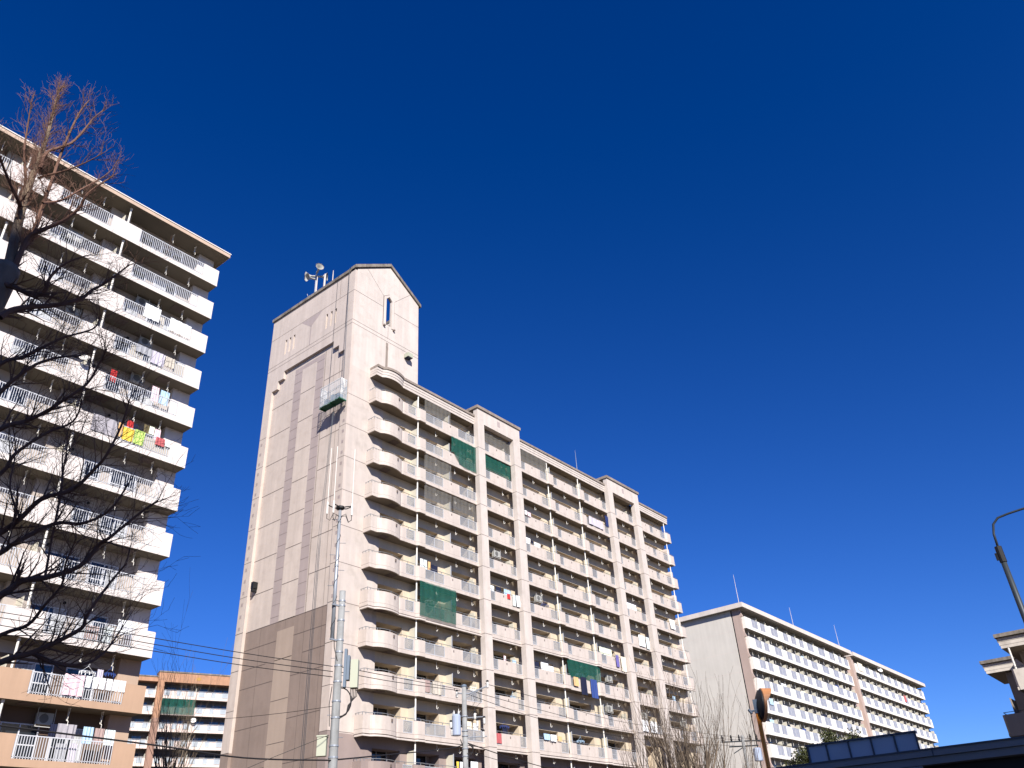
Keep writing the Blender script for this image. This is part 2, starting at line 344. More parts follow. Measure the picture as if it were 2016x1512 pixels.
for b in BAYS:
    for k in range(-1, 12):
        z = ZA[k] if k >= 0 else 38.25
        lo = z - .70 if k >= 0 else 38.25 - .7
        m.box(b[2], b[3], W, WR, lo, z, 2 if z < 10.8 else 4)
for k in range(0, 11): fq_z = 35.55 - H * k; m.add([(GU, W - .005, fq_z), (37.45, W - .005, fq_z), (37.45, W - .005, fq_z + .035), (GU, W - .005, fq_z + .035)], [(0, 1, 2, 3)], 1)
m.box(UR, END, W + .0, BL, 38.3, 38.6, 3)
build(m, 'facade_wall', ['cream_render', 'groove_dark', 'pink_taupe', 'soffit_shaded', 'recess_wall'], A)
m = MB(); m.box(END - .3, END, W, BL, 0, 38.3, 0)
for k in range(1, 11): m.prism_y([(END - .9, ZA[k] + .2), (END - .3, ZA[k] + .2), (END - .3, ZA[k] + 2.0), (END - .75, ZA[k] + 2.0), (END - .9, ZA[k] + 1.7)], VB + .15, W, 0)
build(m, 'end_wall', 'cream_render', A)
# --- windows: one sash set per recess, frame with its pane
def window(x0, x1, z, parent, y, frame='aluminium', h=1.95, rows=2, curtain=0):
    f = MB(); g = MB(); n = 2
    f.box(x0, x1, y - .05, y, z, z + .06); f.box(x0, x1, y - .05, y, z + h - .06, z + h)
    for i in range(n + 1):
        x = x0 + (x1 - x0 - .06) * i / n; f.box(x, x + .06, y - .055, y - .001, z + .06, z + h - .06)
    if rows > 1:
        f.box(x0 + .06, x1 - .06, y - .045, y - .002, z + .85, z + .91)
    g.box(x0 + .05, x1 - .05, y - .022, y - .012, z + .05, z + h - .05)
    o = build(f, 'window', frame, parent, loc=(x0, y, z)); build(g, 'pane', 'glass_dark', o)
    if curtain:
        c_ = MB(); xm = x0 + (x1 - x0) * curtain; a0, a1 = (x0 + .06, xm) if curtain < .6 else (xm, x1 - .06); k_ = max(4, int((a1 - a0) / .07)); c_.v = []
        for j in range(k_ + 1):
            xx = a0 + (a1 - a0) * j / k_; yy = y - .028 - .006 * (j % 2); c_.v += [(xx, yy, z + .07), (xx, yy, z + h - .07)]
        for j in range(k_): c_.f.append([2 * j, 2 * j + 2, 2 * j + 3, 2 * j + 1]); c_.m.append(0)
        build(c_, 'curtain', 'curtain_pale', o)
    return o
for b in BAYS:
    x0, x1 = b[2] + .25, b[3] - .35
    vs = [window(x0, x1, ZA[4] + .22, A, WR - .003), window(x0, x1, ZA[5] + .22, A, WR - .003, curtain=.5), window(x0, x1, ZA[6] + .22, A, WR - .003, curtain=.62)]
    for k in range(7, 12): q = (k * 3 + int(x0)) % 3; dup(vs[q], ZA[k] - ZA[4 + q])
# --- pillars, top beams
PIL = [(49.31, 50.2), (54.42, 55.42), (70.63, 71.56), (75.99, 77.0)]
def pillar(x0, x1):
    p = MB(); p.box(x0, x1, VP, VB + .04, 0, 39.5, 0)
    for k in range(12):
        z = ZA[k]; p.box(x0 - .006, x1 + .006, VP - .006, VB + .046, z - .03, z + .005, 1)
    return build(p, 'pillar', ['cream_panel', 'groove_dark'], A)
for x0, x1 in PIL: pillar(x0, x1)
for (a, b), (c, d_) in ((PIL[0], PIL[1]), (PIL[2], PIL[3])):
    p = MB(); p.box(b, c, VP, VP + .45, 38.08, 39.5, 0); p.box(a, d_, VP + .45, W + .6, 39.0, 39.5, 0) if False else None
    p.box(b, c, VP + .45, W, 38.08, 38.3, 2)
    xm = (b + c) / 2; p.add([(xm - .19, VP - .005, 38.62), (xm + .19, VP - .005, 38.62), (xm + .19, VP - .005, 39.2), (xm - .19, VP - .005, 39.2)], [(0, 1, 2, 3)], 1)
    p.box(b, c, W + .3, W + .6, 38.6, 39.5, 0)
    build(p, 'top_beam', ['cream_panel', 'mauve_paint', 'soffit_shaded'], A)
    p = MB(); p.box(a - .12, d_ + .12, VP - .12, W + .75, 39.5, 39.78, 0); build(p, 'beam_coping', 'coping_stone', A)
    p = MB(); p.box(a + .002, b - .002, W + .0, W + .6, 38.6, 39.5, 0); p.box(c + .002, d_ - .002, W, W + .6, 38.6, 39.5, 0); build(p, 'pillar_head', 'cream_panel', A)
# --- balconies
def arc_path():
    pts = [(37.45, W), (37.47, VB + .03), (38.08, VB + .03)]
    n = 9; x0, x1 = 38.08, 40.45
    for i in range(1, n + 1):
        t = i / n; x = x0 + (x1 - x0) * t; bul = .34 * math.sin(math.pi * min(1, t ** .85)) ** .8 if t < 1 else 0
        pts.append((x, VB + .02 - bul))
    return pts
ARC = arc_path()
P0 = ARC + [(40.5, VB), (42.1, VB), (42.25, VX), (42.95, VX)]
def boxpath(x0, x1, box0=None, box1=None):
    p = [(x0, VB)]
    if box1: p += [(box1 - .15, VB), (box1, VX), (x1, VX)]
    else: p += [(x1, VB)]
    return p
BAL = [  # path, glass openings (u0,u1,panes)
    (P0, [(41.05, 41.95, 1)]),
    ([(42.96, VB - .05), (49.3, VB - .05)], [(43.02, 45.15, 2), (47.1, 49.22, 2)]),
    ([(50.21, VB), (54.41, VB)], [(50.25, 51.35, 1), (53.6, 54.37, 1)]),
    (boxpath(55.43, 60.9, None, 60.1), [(55.75, 56.62, 1), (58.98, 60.0, 1)]),
    (boxpath(60.95, 66.2, None, 65.45), [(61.0, 61.75, 1), (64.35, 65.3, 1)]),
    ([(66.25, VB), (70.62, VB)], [(66.5, 67.35, 1), (69.8, 70.57, 1)]),
    ([(71.57, VB), (75.98, VB)], [(71.75, 72.65, 1), (75.05, 75.93, 1)]),
    (boxpath(77.01, 84.0, None, 83.15), [(77.15, 77.8, 1), (79.6, 80.3, 1), (81.9, 82.95, 1)])]
def balcony(i, wallm='cream_render'):
    path, gl = BAL[i]; z = ZA[0]; t = .13; b = MB()
    x_end = path[-1][0]
    poly = [(path[0][0], W)] + [p for p in path if p[1] < W - .01] + [(x_end, W)]
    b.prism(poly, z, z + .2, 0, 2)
    low = [p for p in path if p[1] < W - .01] if i == 0 else path
    full = path
    b.wallpath([(p[0], p[1] - .022) for p in full], .1, z - .002, z + .25, 0)      # lower band, slightly proud
    b.wallpath([(p[0], p[1] - .004) for p in full], .1, z + .2505, z + .272, 1)
    b.wallpath(full, t, z + .2725, z + .31, 0)
    zt = z + 1.13
    # solid stretches: cut path at glass openings (openings only lie on straight runs)
    segs = []; cur = []
    ops = sorted(gl); k = 0; pts = list(full)
    def y_at(x):
        for a, c in zip(pts, pts[1:]):
            if a[0] <= x <= c[0] and c[0] > a[0]: return a[1] + (c[1] - a[1]) * (x - a[0]) / (c[0] - a[0])
        return pts[-1][1]
    x = None; cur = []
    allp = list(pts)
    bounds = [(-1e9, ops[0][0])] + [(ops[j][1], ops[j + 1][0]) for j in range(len(ops) - 1)] + [(ops[-1][1], 1e9)]
    for lo, hi in bounds:
        s_ = [p for p in allp if lo < p[0] < hi]
        if lo > -1e8: s_ = [(lo, y_at(lo))] + s_
        if hi < 1e8: s_ = s_ + [(hi, y_at(hi))]
        if len(s_) > 1 and s_[-1][0] - s_[0][0] > .03: b.wallpath(s_, t, z + .31, zt, 0)
    if x_end in (42.95, 60.9, 66.2, 84.0): b.box(x_end - .1, x_end, VX + .002, W - .4, z + .2, zt - .002, 0)
    # overflow slot
    sx = {0: 39.75, 1: 46.1, 2: 52.4, 3: 57.7, 4: 63.0, 5: 68.6, 6: 73.8, 7: 78.7}[i]
    for q in ((sx,) if i != 7 else (78.7, 81.1)):
        yy = min(p[1] for p in pts if abs(p[0] - q) < 1.5) if i == 0 else y_at(q); b.box(q - .05, q + .05, yy - .004, yy + .05, z + .82, z + .99, 1)
    o = build(b, 'balcony', [wallm, 'groove_dark', 'soffit_shaded'], A, loc=(path[0][0], W, z))
    for (g0, g1, n) in gl:
        yy = y_at((g0 + g1) / 2); f = MB(); gm_ = MB()
        f.box(g0, g1, yy + .03, yy + .08, z + .32, z + .36, 0); f.box(g0, g1, yy + .03, yy + .08, z + 1.06, z + 1.11, 0)
        for j in range(n + 1):
            xx = g0 + (g1 - g0 - .05) * j / n; f.box(xx, xx + .045, yy + .025, yy + .085, z + .31, z + 1.13, 0)
        f.box(g0 + .04, g1 - .04, yy + .05, yy + .06, z + .35, z + 1.07, 1)
        build(f, 'glass_screen', ['aluminium', 'screen_glass'], o)
    # handrail
    rr = MB(); rp = [(p[0], p[1] + .06, z + 1.27) for p in path if p[1] < W - .01]
    if i == 0: rp = [(37.5, W, z + 1.27)] + rp
    rr.tube(rp, .022, 5)
    step = 0
    for p, q in zip(rp, rp[1:]):
        L_ = (Vector(q) - Vector(p)).length; n = max(1, int(L_ / 1.1)) if L_ > .6 else 0
        for j in range(n):
            w_ = Vector(p).lerp(Vector(q), (j + .5) / n); rr.box(w_.x - .015, w_.x + .015, w_.y - .015, w_.y + .015, z + 1.1, z + 1.27)
    if i == 0:
        for j in (1, 3, 7, 11): w_ = rp[j]; rr.box(w_[0] - .018, w_[0] + .018, w_[1] - .018, w_[1] + .018, z + 1.1, z + 1.27)
    build(rr, 'handrail', 'rail_grey', o)
    # laundry hooks hanging from this slab
    hx = {0: [], 1: (44.6, 46.9, 48.7), 2: (53.3,), 3: (58.1,), 4: (63.2,), 5: (68.9,), 6: (74.1,), 7: (78.6, 81.0)}[i]
    for q in hx:
        h = MB(); h.tube([(q, VB + .3, z), (q, VB + .3, z - .52), (q - .05, VB + .18, z - .56), (q - .02, VB + .12, z - .44)], .02, 4); build(h, 'laundry_hook', 'hook_white', o)
    return o
protos = [balcony(i) for i in range(8)]
LAST = {6: 8, 7: 8}
bal_at = {}
for i, p in enumerate(protos):
    for k in range(12):
        if k > LAST.get(i, 11): continue
        o = p if k == 0 else dup(p, -H * k); bal_at[(i, k)] = o
for i in range(6):
    for k in (10, 11):                                       # lowest rows are painted pinkish taupe
        o = bal_at[(i, k)]
        if k == 10: me = o.data.copy(); me.materials[0] = M['pink_taupe']
        else: me = bal_at[(i, 10)].data
        o.data = me
# double mouldings under rows 6 and 9, hatches under slabs, partitions, drains
for k in (6, 9):
    for i in range(8):
        if (i, k) not in bal_at: continue
        pth = BAL[i][0]; mm = MB(); z = ZA[k]
        q = [(p[0], p[1] - .05) for p in pth]
        mm.wallpath(q, .16, z - .17, z - .06, 0); mm.wallpath([(p[0], p[1] + .03) for p in pth], .1, z - .06, z - .001, 1)
        build(mm, 'moulding', ['cream_panel', 'groove_dark'], bal_at[(i, k)])
for k in range(1, 9):
    i = 0; x = 39.6 if k % 2 else 38.7
    hb = MB(); hb.box(x, x + .7, VB + .1, W - .1, ZA[k] - .03, ZA[k] - .001); build(hb, 'escape_hatch', 'groove_dark', bal_at[(0, k)])
def part_board(x):
    b = MB(); z = ZA[0]; b.box(x - .02, x + .02, VB + .16, W - .001, z + .25, z + 2.05, 0); b.box(x - .03, x + .03, VB + .12, VB + .16, z + .2, z + 2.1, 1)
    return build(b, 'partition_board', ['board_cream', 'aluminium'], A, loc=(x, W, z))
for x, kk in ((42.24, 11), (46.1, 11), (60.75, 11), (66.1, 11)):
    o = part_board(x)
    for k in range(1, kk): dup(o, -H * k)
def pier_board(x0, x1):     # thin sunlit board, no meter in it, at the far side of pillar bays
    b = MB(); z = ZA[0]; b.box(x0, x0 + .04, VB + .35, W - .001, z + .2, z + 1.75, 0); return build(b, 'meter_box', ['board_cream'], A, loc=(x0, W, z))
for x in (49.0, 53.9, 70.1, 75.4):
    o = pier_board(x, x)
    for k in range(1, 9): dup(o, -H * k)
for x in (42.3, 60.3, 65.65, 83.3):
    b = MB(); z = ZA[0]; b.tube([(x, VB + .12, z + 1.1), (x, VB + .12, z + H)], .055, 8); b.tube([(x, VB + .12, z + 1.12), (x, VB + .12, z + 1.22)], .075, 8)
    o = build(b, 'drain_pipe', 'drain_white', A, loc=(x, VB, z))
    b0 = None
    for k in range(1, 12 if x < 80 else 9): dup(o, -H * k)
    b = MB(); b.tube([(x, VB + .12, ZA[0] + H - .25), (x - .25, VB + .5, ZA[0] + H - .12)], .045, 8); build(b, 'drain_elbow', 'drain_white', A) if x in (42.3, 83.3) else None
# --- cornice over the top row
def cornice(path, closed_left=False):
    c = MB(); z = 37.95
    poly = [(path[0][0], W)] + [(p[0], p[1] + .05) for p in path if p[1] < W - .06] + [(path[-1][0] - .01, W)]
    c.prism(poly, z - .004, z + .15, 0, 2)
    for j in range(3):
        o_ = .03 * j; c.wallpath([(p[0], p[1] - o_ if p[1] < W - .01 else p[1]) for p in path], .2 + o_, z + .002 + .24 * j, z + .225 + .24 * j, 0)
        c.wallpath([(p[0], p[1] + .02) for p in path], .15, z + .225 + .24 * j, z + .242 + .24 * j, 1)
    c.wallpath([(p[0] + (.0), p[1] - .14 if p[1] < W - .01 else p[1]) for p in path], .42, z + .73, z + .95, 3)
    c.box(path[0][0], path[-1][0], W, W + .05, z, z + .6, 0)
    return build(c, 'cornice', ['cream_panel', 'groove_dark', 'soffit_shaded', 'coping_stone'], A)
cornice(ARC + [(40.5, VB), (49.3, VB)]); cornice([(55.43, VB), (70.62, VB)]); cornice([(77.01, VB), (84.05, VB - .0), (84.1, W)])
# --- ground floor storey wall hint
# ------------------------------------------------------------------ things fixed to / hanging on block A
fl = root('floodlight', (41.5, W, 41.75), 'grey box floodlight fixed on the tower face to the right of the arrow-headed opening', 'floodlight')
b = MB(); b.box(41.2, 41.8, W - .55, W - .05, 41.7, 42.1, 0); build(b, 'housing', 'box_beige', fl); b = MB(); b.box(41.22, 41.78, W - .53, W - .07, 41.67, 41.7); build(b, 'lens', 'glass_dark', fl); b = MB(); b.box(41.4, 41.6, W - .05, W, 41.75, 42.05); build(b, 'bracket', 'galvanised', fl)
# loudspeakers on a mast
sp = root('loudspeaker_mast', (36.0, 49.6, 43.6), 'mast with four grey horn loudspeakers standing on the tower roof of the cream block', 'loudspeakers')
b = MB(); b.tube([(35.75, 49.62, 43.6), (35.75, 49.62, 51.5)], .07, 8); b.tube([(35.75, 49.62, 49.0), (35.5, 50.3, 48.95), (35.45, 50.32, 49.2)], .025, 5); build(b, 'mast', 'galvanised', sp)
for j, (dx, dy, dz) in enumerate(((-.66, .75, .12), (-.35, -.85, .1), (.66, -.75, -.05), (-.95, .1, -.25))):
    ax = Vector((dx, dy, dz)).normalized(); c0 = Vector((35.75, 49.62, 51.05 + (.35 if j == 1 else 0) - (.35 if j == 3 else 0)))
    b = MB(); b.lathe(c0 + ax * .1, [(.09, 0), (.11, .14), (.08, .22), (.11, .45), (.2, .66), (.37, .88), (.4, .9), (.34, .86), (.17, .66), (.06, .45)], 14, 0, ax); build(b, 'horn', 'speaker_grey', sp, smooth=True)
    b = MB(); b.tube([(35.75, 49.62, c0.z), tuple(c0 + ax * .12)], .04, 6); build(b, 'horn_bracket', 'galvanised', sp)
for y, z1, r_, lab in ((49.03, 50.3, .05, 'thin grey antenna rod just right of the horn loudspeakers on the tower roof'), (47.9, 50.0, .09, 'thickest short white antenna tube in the middle of the tower roof edge'), (46.75, 49.75, .04, 'thin antenna rod on the tower roof edge nearest the gable corner')):
    b = MB(); b.tube([(35.45, y, 48.42), (35.45, y, z1 - .4), (35.45, y, z1 + .2)], [r_, r_, r_ * .6], 6); b.box(35.35, 35.55, y - .1, y + .1, 48.42, 48.5); tag(build(b, 'antenna', 'c_roof'), lab, 'antenna', 'antennas on the tower roof')
b = MB(); b.tube([(68.07, 44.2, 38.9), (68.07, 44.2, 40.8), (68.07, 44.2, 42.7)], [.05, .035, .012], 6); b.box(67.92, 68.22, 44.05, 44.35, 38.6, 38.95); tag(build(b, 'lightning_rod', 'galvanised'), 'thin lightning rod on the cream block between its two raised beams', 'lightning rod', 'lightning rods on the roofs')
# gondola: suspended work platform on the gable
go = root('work_gondola', (34.75, 44.2, 34.5), 'green suspended work platform wrapped in clear plastic sheeting hanging on the gable wall', 'work platform')
gx0, gx1, gy0, gy1, gz = 34.42, 35.05, 43.35, 45.75, 34.72
b = MB(); b.box(gx0, gx1, gy0, gy1, gz, gz + .1, 0)
for y in (gy0, (gy0 + gy1) / 2, gy1): b.box(gx0, gx1, y - .04, y + .04, gz - .08, gz, 0)
build(b, 'deck', 'green_deck', go)
b = MB()
for x in (gx0, gx1):
    for z in (gz + .5, gz + 1.0, gz + 1.75): b.tube([(x, gy0, z), (x, gy1, z)], .018, 5)
    for j in range(5): y = gy0 + (gy1 - gy0) * j / 4; b.tube([(x, y, gz + .1), (x, y, gz + (1.75 if j in (0, 4) else 1.0))], .018, 5)
for y in (gy0, gy1):
    for z in (gz + .5, gz + 1.0, gz + 1.75): b.tube([(gx0, y, z), (gx1, y, z)], .018, 5)
build(b, 'guard_rail', 'rail_grey', go)
def sheet(p0, p1, z0, z1, seed, amp=.04, n=14, k=6, th=.006, zlo=None):
    rnd = random.Random(seed); ph = rnd.random() * 6; s_ = MB(); P0_, P1_ = Vector(p0), Vector(p1); d = (P1_ - P0_); nn = Vector((-d.y, d.x)).normalized()
    for lay in (0, 1):
        for j in range(k + 1):
            for i in range(n + 1):
                t = i / n; zb = zlo(t) if zlo else z0; w_ = P0_ + d * t + nn * (amp * math.sin(ph + t * 17 + j * .35) * (.35 + .65 * (1 - j / k)) + amp * .5 * math.sin(t * 41 + ph) + lay * th)
                s_.v.append((w_.x, w_.y, zb + (z1 - zb) * j / k + (rnd.random() - .5) * .02 * (j == 0)))
    N = (n + 1) * (k + 1)
    for j in range(k):
        for i in range(n):
            a = j * (n + 1) + i; s_.f.append([a, a + 1, a + n + 2, a + n + 1]); s_.m.append(0); s_.f.append([N + a + n + 1, N + a + n + 2, N + a + 1, N + a]); s_.m.append(0)
    return s_
b = MB()
for a, c_, sd in (((gx0 - .03, gy1 + .03), (gx0 - .03, gy0 - .03), 1), ((gx0, gy0 - .04), (gx1, gy0 - .04), 2), ((gx1, gy1 + .04), (gx0, gy1 + .04), 3)):
    q = sheet(a, c_, gz - .02, gz + 1.85, sd, .03); b.add(q.v, q.f)
build(b, 'plastic_sheeting', 'tarp_clear', go)
b = MB(); b.box(gx0 + .1, gx1 - .1, gy0 + .3, gy0 + .7, gz + .1, gz + .6); b.box(gx0 + .1, gx1 - .15, gy1 - .8, gy1 - .35, gz + .1, gz + .55); b.box(gx0 + .15, gx1 - .2, gy0 + 1.0, gy0 + 1.3, gz + .1, gz + .8); build(b, 'hoist_motor', 'box_blue', go)
b = MB()
for y in (45.45, 43.95): b.tube([(gx1 - .1, y, gz), (35.0, y, 42), (35.03, y, 48.3), (35.2, y, 48.5)], .012, 5)
b.tube([(34.95, 43.62, 34.3), (35.0, 43.9, 48.3), (35.2, 43.9, 48.5)], .015, 4)
for dy in (0, .13, .3): b.tube([(34.95, 44.6 + dy * .3, gz), (35.05, 45.2 + dy, 24), (35.1, 45.35 + dy, 2)], .011, 4)
build(b, 'suspension_ropes', 'lamp_steel', go)
b = MB(); b.box(35.13, 35.53, 53.05, 53.35, 22.25, 22.75); b.box(35.13, 35.53, 53.1, 53.3, 22.0, 22.25); tag(build(b, 'wall_vent', 'black_plastic'), 'small black vent box on the recessed panel of the gable wall, lower left', 'vent')
# nets
def net(name, key, x0, x1, y, z0, z1, label, cut=None):
    q = sheet((x0, y), (x1, y), z0, z1, len(label), .04, 28, 10, .006, cut)
    return tag(build(q, name, key), label, 'net', 'nets closing off balconies')
net('balcony_net', 'green_net', 42.3, 46.25, VX - .08, ZA[6] + .12, ZA[5], 'tall green net on the seventh row beside the curved balconies')
net('balcony_net', 'green_net', 46.15, 49.3, VB - .12, ZA[1] + .2, ZA[0], 'green net with swooping lower edge left of the first pillar, second row', cut=lambda t: ZA[1] + .2 + (1.05 if t < .08 else 1.05 * max(0, 1 - (t - .08) / .5) ** 2.2))
net('balcony_net', 'green_net', 50.22, 54.4, VB + .1, ZA[1] + 1.15, ZA[0], 'green net filling the upper opening of the second row between the first two pillars')
net('balcony_net', 'green_net', 60.75, 65.9, VB - .05, ZA[7] + 1.1, ZA[6] - .18, 'green net above hanging dark trousers, eighth row of the middle bays')
for k, x0, x1, w_ in ((0, 43.0, 46.2, 'top row, right of the uppermost curved balcony'), (2, 43.0, 46.2, 'third row, right of the curved balcony'), (3, 43.0, 46.2, 'fourth row, right of the curved balcony'), (0, 50.25, 54.4, 'top row between the first two pillars'), (0, 55.5, 60.2, 'top row just right of the second pillar'), (3, 46.3, 49.2, 'fourth row just left of the first pillar')):
    net('bird_net', 'clear_net', x0, x1, VB + .02, ZA[k] + 1.1, ZA[k] + H - (0 if k else .3), 'nearly clear grey bird net on the ' + w_)
net('bird_net', 'blue_net', 70.0, 70.6, VB - .05, ZA[1] + 1.1, ZA[1] + 2.3, 'dark blue net strip beside the third pillar on the second row')
# ================================================================== BLOCK B: left block with barred railings
HB = 2.771; ZB = [38.0 - HB * k for k in range(14)]; FB, WB, UB = 42.29, 43.27, 22.38
B = root('apartment_block', (0, 48, 0), 'tall white block at the left edge with barred railings and tan lowest floors', 'apartment block', 'apartment blocks of the estate')
m = MB(); X0 = -22
WI = WB + .4
m.box(X0, UB, WI, 54, 12.5, 40.77, 0); m.box(X0, UB, WI, 54, 0, 12.5, 1)
for x0, x1 in ((14.9, 16.2), (8.5, 9.9), (2.3, 3.6)): m.box(x0, x1, WB, WI, 12.5, 40.77, 0); m.box(x0, x1, WB, WI, 0, 12.5, 1)
for k in range(0, 12):
    for x in (UB - .0,): pass
build(m, 'facade_wall', ['b_wall', 'b_brown'], B)
m = MB()
for k in range(14):                                          # end pier: lighter paint on the outer strip of the wall
    z = ZB[k]; m.box(UB - 1.15, UB + .012, WB - .012, 54.02, z, z + HB if k else 40.77, 1 if z < 10.5 else 0)
build(m, 'end_pier', ['b_white', 'b_tan_light'], B)
m = MB(); m.box(X0, UB + .52, FB - .2, 54.5, 40.77, 41.05, 0); m.box(X0, UB + .56, FB - .24, 54.5, 41.05, 41.12, 1)
m.add([(X0, FB - .18, 40.768), (X0, 54.4, 40.768), (UB + .5, 54.4, 40.768), (UB + .5, FB - .18, 40.768)], [(0, 1, 2, 3)], 2); build(m, 'roof_slab', ['b_fascia', 'c_white', 'b_soffit_shaded'], B)
UNITS = []                                                    # (x0, x1, rail0, rail1, partition)
UNITS = [(15.8, UB, 16.65, 21.25), (9.5, 15.8, 11.6, 14.8), (3.2, 9.5, 4.05, 8.65), (-3.1, 3.2, -1.0, 2.2), (-9.4, -3.1, -8.5, -3.9), (-15.7, -9.4, -13.6, -10.4)]
def bbal(x0, x1, r0, r1, end):
    b = MB(); z = ZB[0]; t = .14
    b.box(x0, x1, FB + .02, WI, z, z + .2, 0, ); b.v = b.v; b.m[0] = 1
    b.box(x0, x1, FB - .01, FB + .02, z + .0, z + .12, 0)
    b.box(x0, x1, FB, FB + t, z + .12 if False else z + .2, z + .33, 0)
    b.box(x0, x1, FB, FB + .02, z + .12, z + .2, 0)
    b.box(x0, r0, FB, FB + t, z + .33, z + 1.35, 0); b.box(r1, x1, FB, FB + t, z + .33, z + 1.35, 0)
    if end: b.box(x1 - t, x1, FB + t, WB, z + .2, z + 1.35, 0)
    o = build(b, 'balcony', ['b_white', 'b_soffit_shaded'], B, loc=(x0, FB, z))
    r = MB(); n = int(round((r1 - r0) / .125))
    r.box(r0, r1, FB + .03, FB + .075, z + 1.30, z + 1.345); r.box(r0, r1, FB + .035, FB + .07, z + .40, z + .43)
    for i in range(n + 1):
        x = r0 + .03 + (r1 - r0 - .06) * i / n; big = i % 12 == 0; w_ = .022 if big else .0125; r.box(x - w_, x + w_, FB + .035, FB + .065, z + .33, z + 1.32)
    build(r, 'railing', 'b_rail', o)
    return o
bprot = [bbal(x0, x1, a, b_, i == 0) for i, (x0, x1, a, b_) in enumerate(UNITS)]
for i, p in enumerate(bprot):
    me = p.data.copy(); me.materials[0] = M['b_tan']
    for k in range(1, 13):
        o = dup(p, -HB * k)
        if k >= 10: o.data = me
    # partition, drain, hooks, hatch
    x = UNITS[i][0]
    if i < 4:
        b = MB(); z = ZB[0]; b.box(x - .3, x - .26, FB + .2, WB - .001, z + .2, z + 1.95); q = build(b, 'partition_board', 'board_cream', B, loc=(x, WB, z))
        b = MB(); b.tube([(x, FB + .25, z + 1.0), (x, FB + .25, z + HB)], .06, 8); b.tube([(x, FB + .25, z + HB - .12), (x, FB + .25, z + HB)], .09, 8); q2 = build(b, 'drain_pipe', 'drain_white', B, loc=(x, FB, z))
        for k in range(1, 12): dup(q, -HB * k); dup(q2, -HB * k)
hk = []
for i in range(3):
    for hx in (UNITS[i][2] + (2.35 if i != 1 else 1.2), UNITS[i][2] + (4.0 if i != 1 else 2.6)):
        b = MB(); z = ZB[0] + HB; y = FB + .55
        for dy in (-.05, .05): b.tube([(hx, y + dy * 1.6, z), (hx - .02, y + dy, z - .55), (hx - .02, y - .16, z - .62), (hx - .02, y - .16, z - .82)], .014, 4)
        b.box(hx - .03, hx + .02, y - .12, y + .12, z - .02, z - .001); q = build(b, 'laundry_hook', 'hook_white', B, loc=(hx, y, z))
        for k in range(1, 13): dup(q, -HB * k)
for k in range(1, 10, 2):
    b = MB(); b.box(19.9, 20.6, FB + .25, WB - .1, ZB[k] - .03, ZB[k] - .001); build(b, 'escape_hatch', 'groove_dark', B)
    b = MB(); b.box(16.6, 17.3, FB + .25, WB - .1, ZB[k + 1] - .03, ZB[k + 1] - .001); build(b, 'escape_hatch', 'groove_dark', B)
for x0, x1 in ((16.35, 18.13), (18.75, 20.3), (11.7, 13.4), (4.2, 6.0), (6.6, 8.2)):
    vs = [window(x0, x1, ZB[0] + .25, B, WI - .004, 'b_rail', 1.8), window(x0, x1, ZB[1] + .25, B, WI - .004, 'b_rail', 1.8, curtain=.52), window(x0, x1, ZB[2] + .25, B, WI - .004, 'b_rail', 1.8, curtain=.62)]
    for k in range(3, 13): q = (k * 2 + int(x0) + (k > 7)) % 3; dup(vs[q], -HB * (k - q))
for k in range(3, 12): b = MB(); b.lathe((17.9 if k % 2 else 16.4, WI - .06, ZB[k] + 2.35), [(.08, 0), (.08, .05), (.02, .06)], 10, 0, (0, -1, 0)); build(b, 'wall_vent', 'black_plastic', B)
# ================================================================== things on balconies
def cloth(name, key, x0, x1, ztop, zbot, y, label, cat, grp='laundry hung out on the balconies', amp=.035, over=False):
    q = sheet((x0, y), (x1, y), zbot, ztop, len(label) * 7 % 89, amp, 10, 5, .012)
    if over:
        q2 = sheet((x0, y + .09), (x1, y + .09), ztop - (ztop - zbot) * .5, ztop, len(label) * 5 % 83, .01, 10, 3, .012); q.add(q2.v, q2.f); q.box(x0, x1, y, y + .1, ztop, ztop + .015)
    q.m = [0] * len(q.f)
    return tag(build(q, name, key), label, cat, grp)
def cm(k, col, **kw): mk(k, col, rough=.9, var=kw.pop('var', .06), scale=3); return k
for k_, c_ in (('cl_white', (1.2, 1.22, 1.24)), ('cl_grey', (.5, .51, .55)), ('cl_lav', (.8, .75, .86)), ('cl_beige', (.75, .68, .58)), ('cl_yellow', (1.2, .85, .12)), ('cl_lime', (.7, .95, .25)), ('cl_red', (.68, .05, .05)), ('cl_coral', (.66, .16, .17)), ('cl_pink', (1.15, .85, .92)), ('cl_navy', (.015, .02, .06)), ('cl_ltblue', (.6, .85, 1.1)), ('cl_blue', (.05, .10, .36)), ('cl_brown', (.55, .40, .37)), ('cl_mint', (.9, 1.0, 1.0)), ('cl_orange', (1.0, .62, .3)), ('cl_cream', (1.1, 1.0, .8)), ('cl_purple', (.2, .17, .5)), ('cl_olive', (.20, .16, .08)), ('cl_palegreen', (1.1, 1.15, .9)), ('cl_sheetgrey', (.55, .52, .56))): cm(k_, c_)
yb, yr, yi = FB - .03, FB - .03, FB + .5
def kb(k): return ZB[k] + 1.36
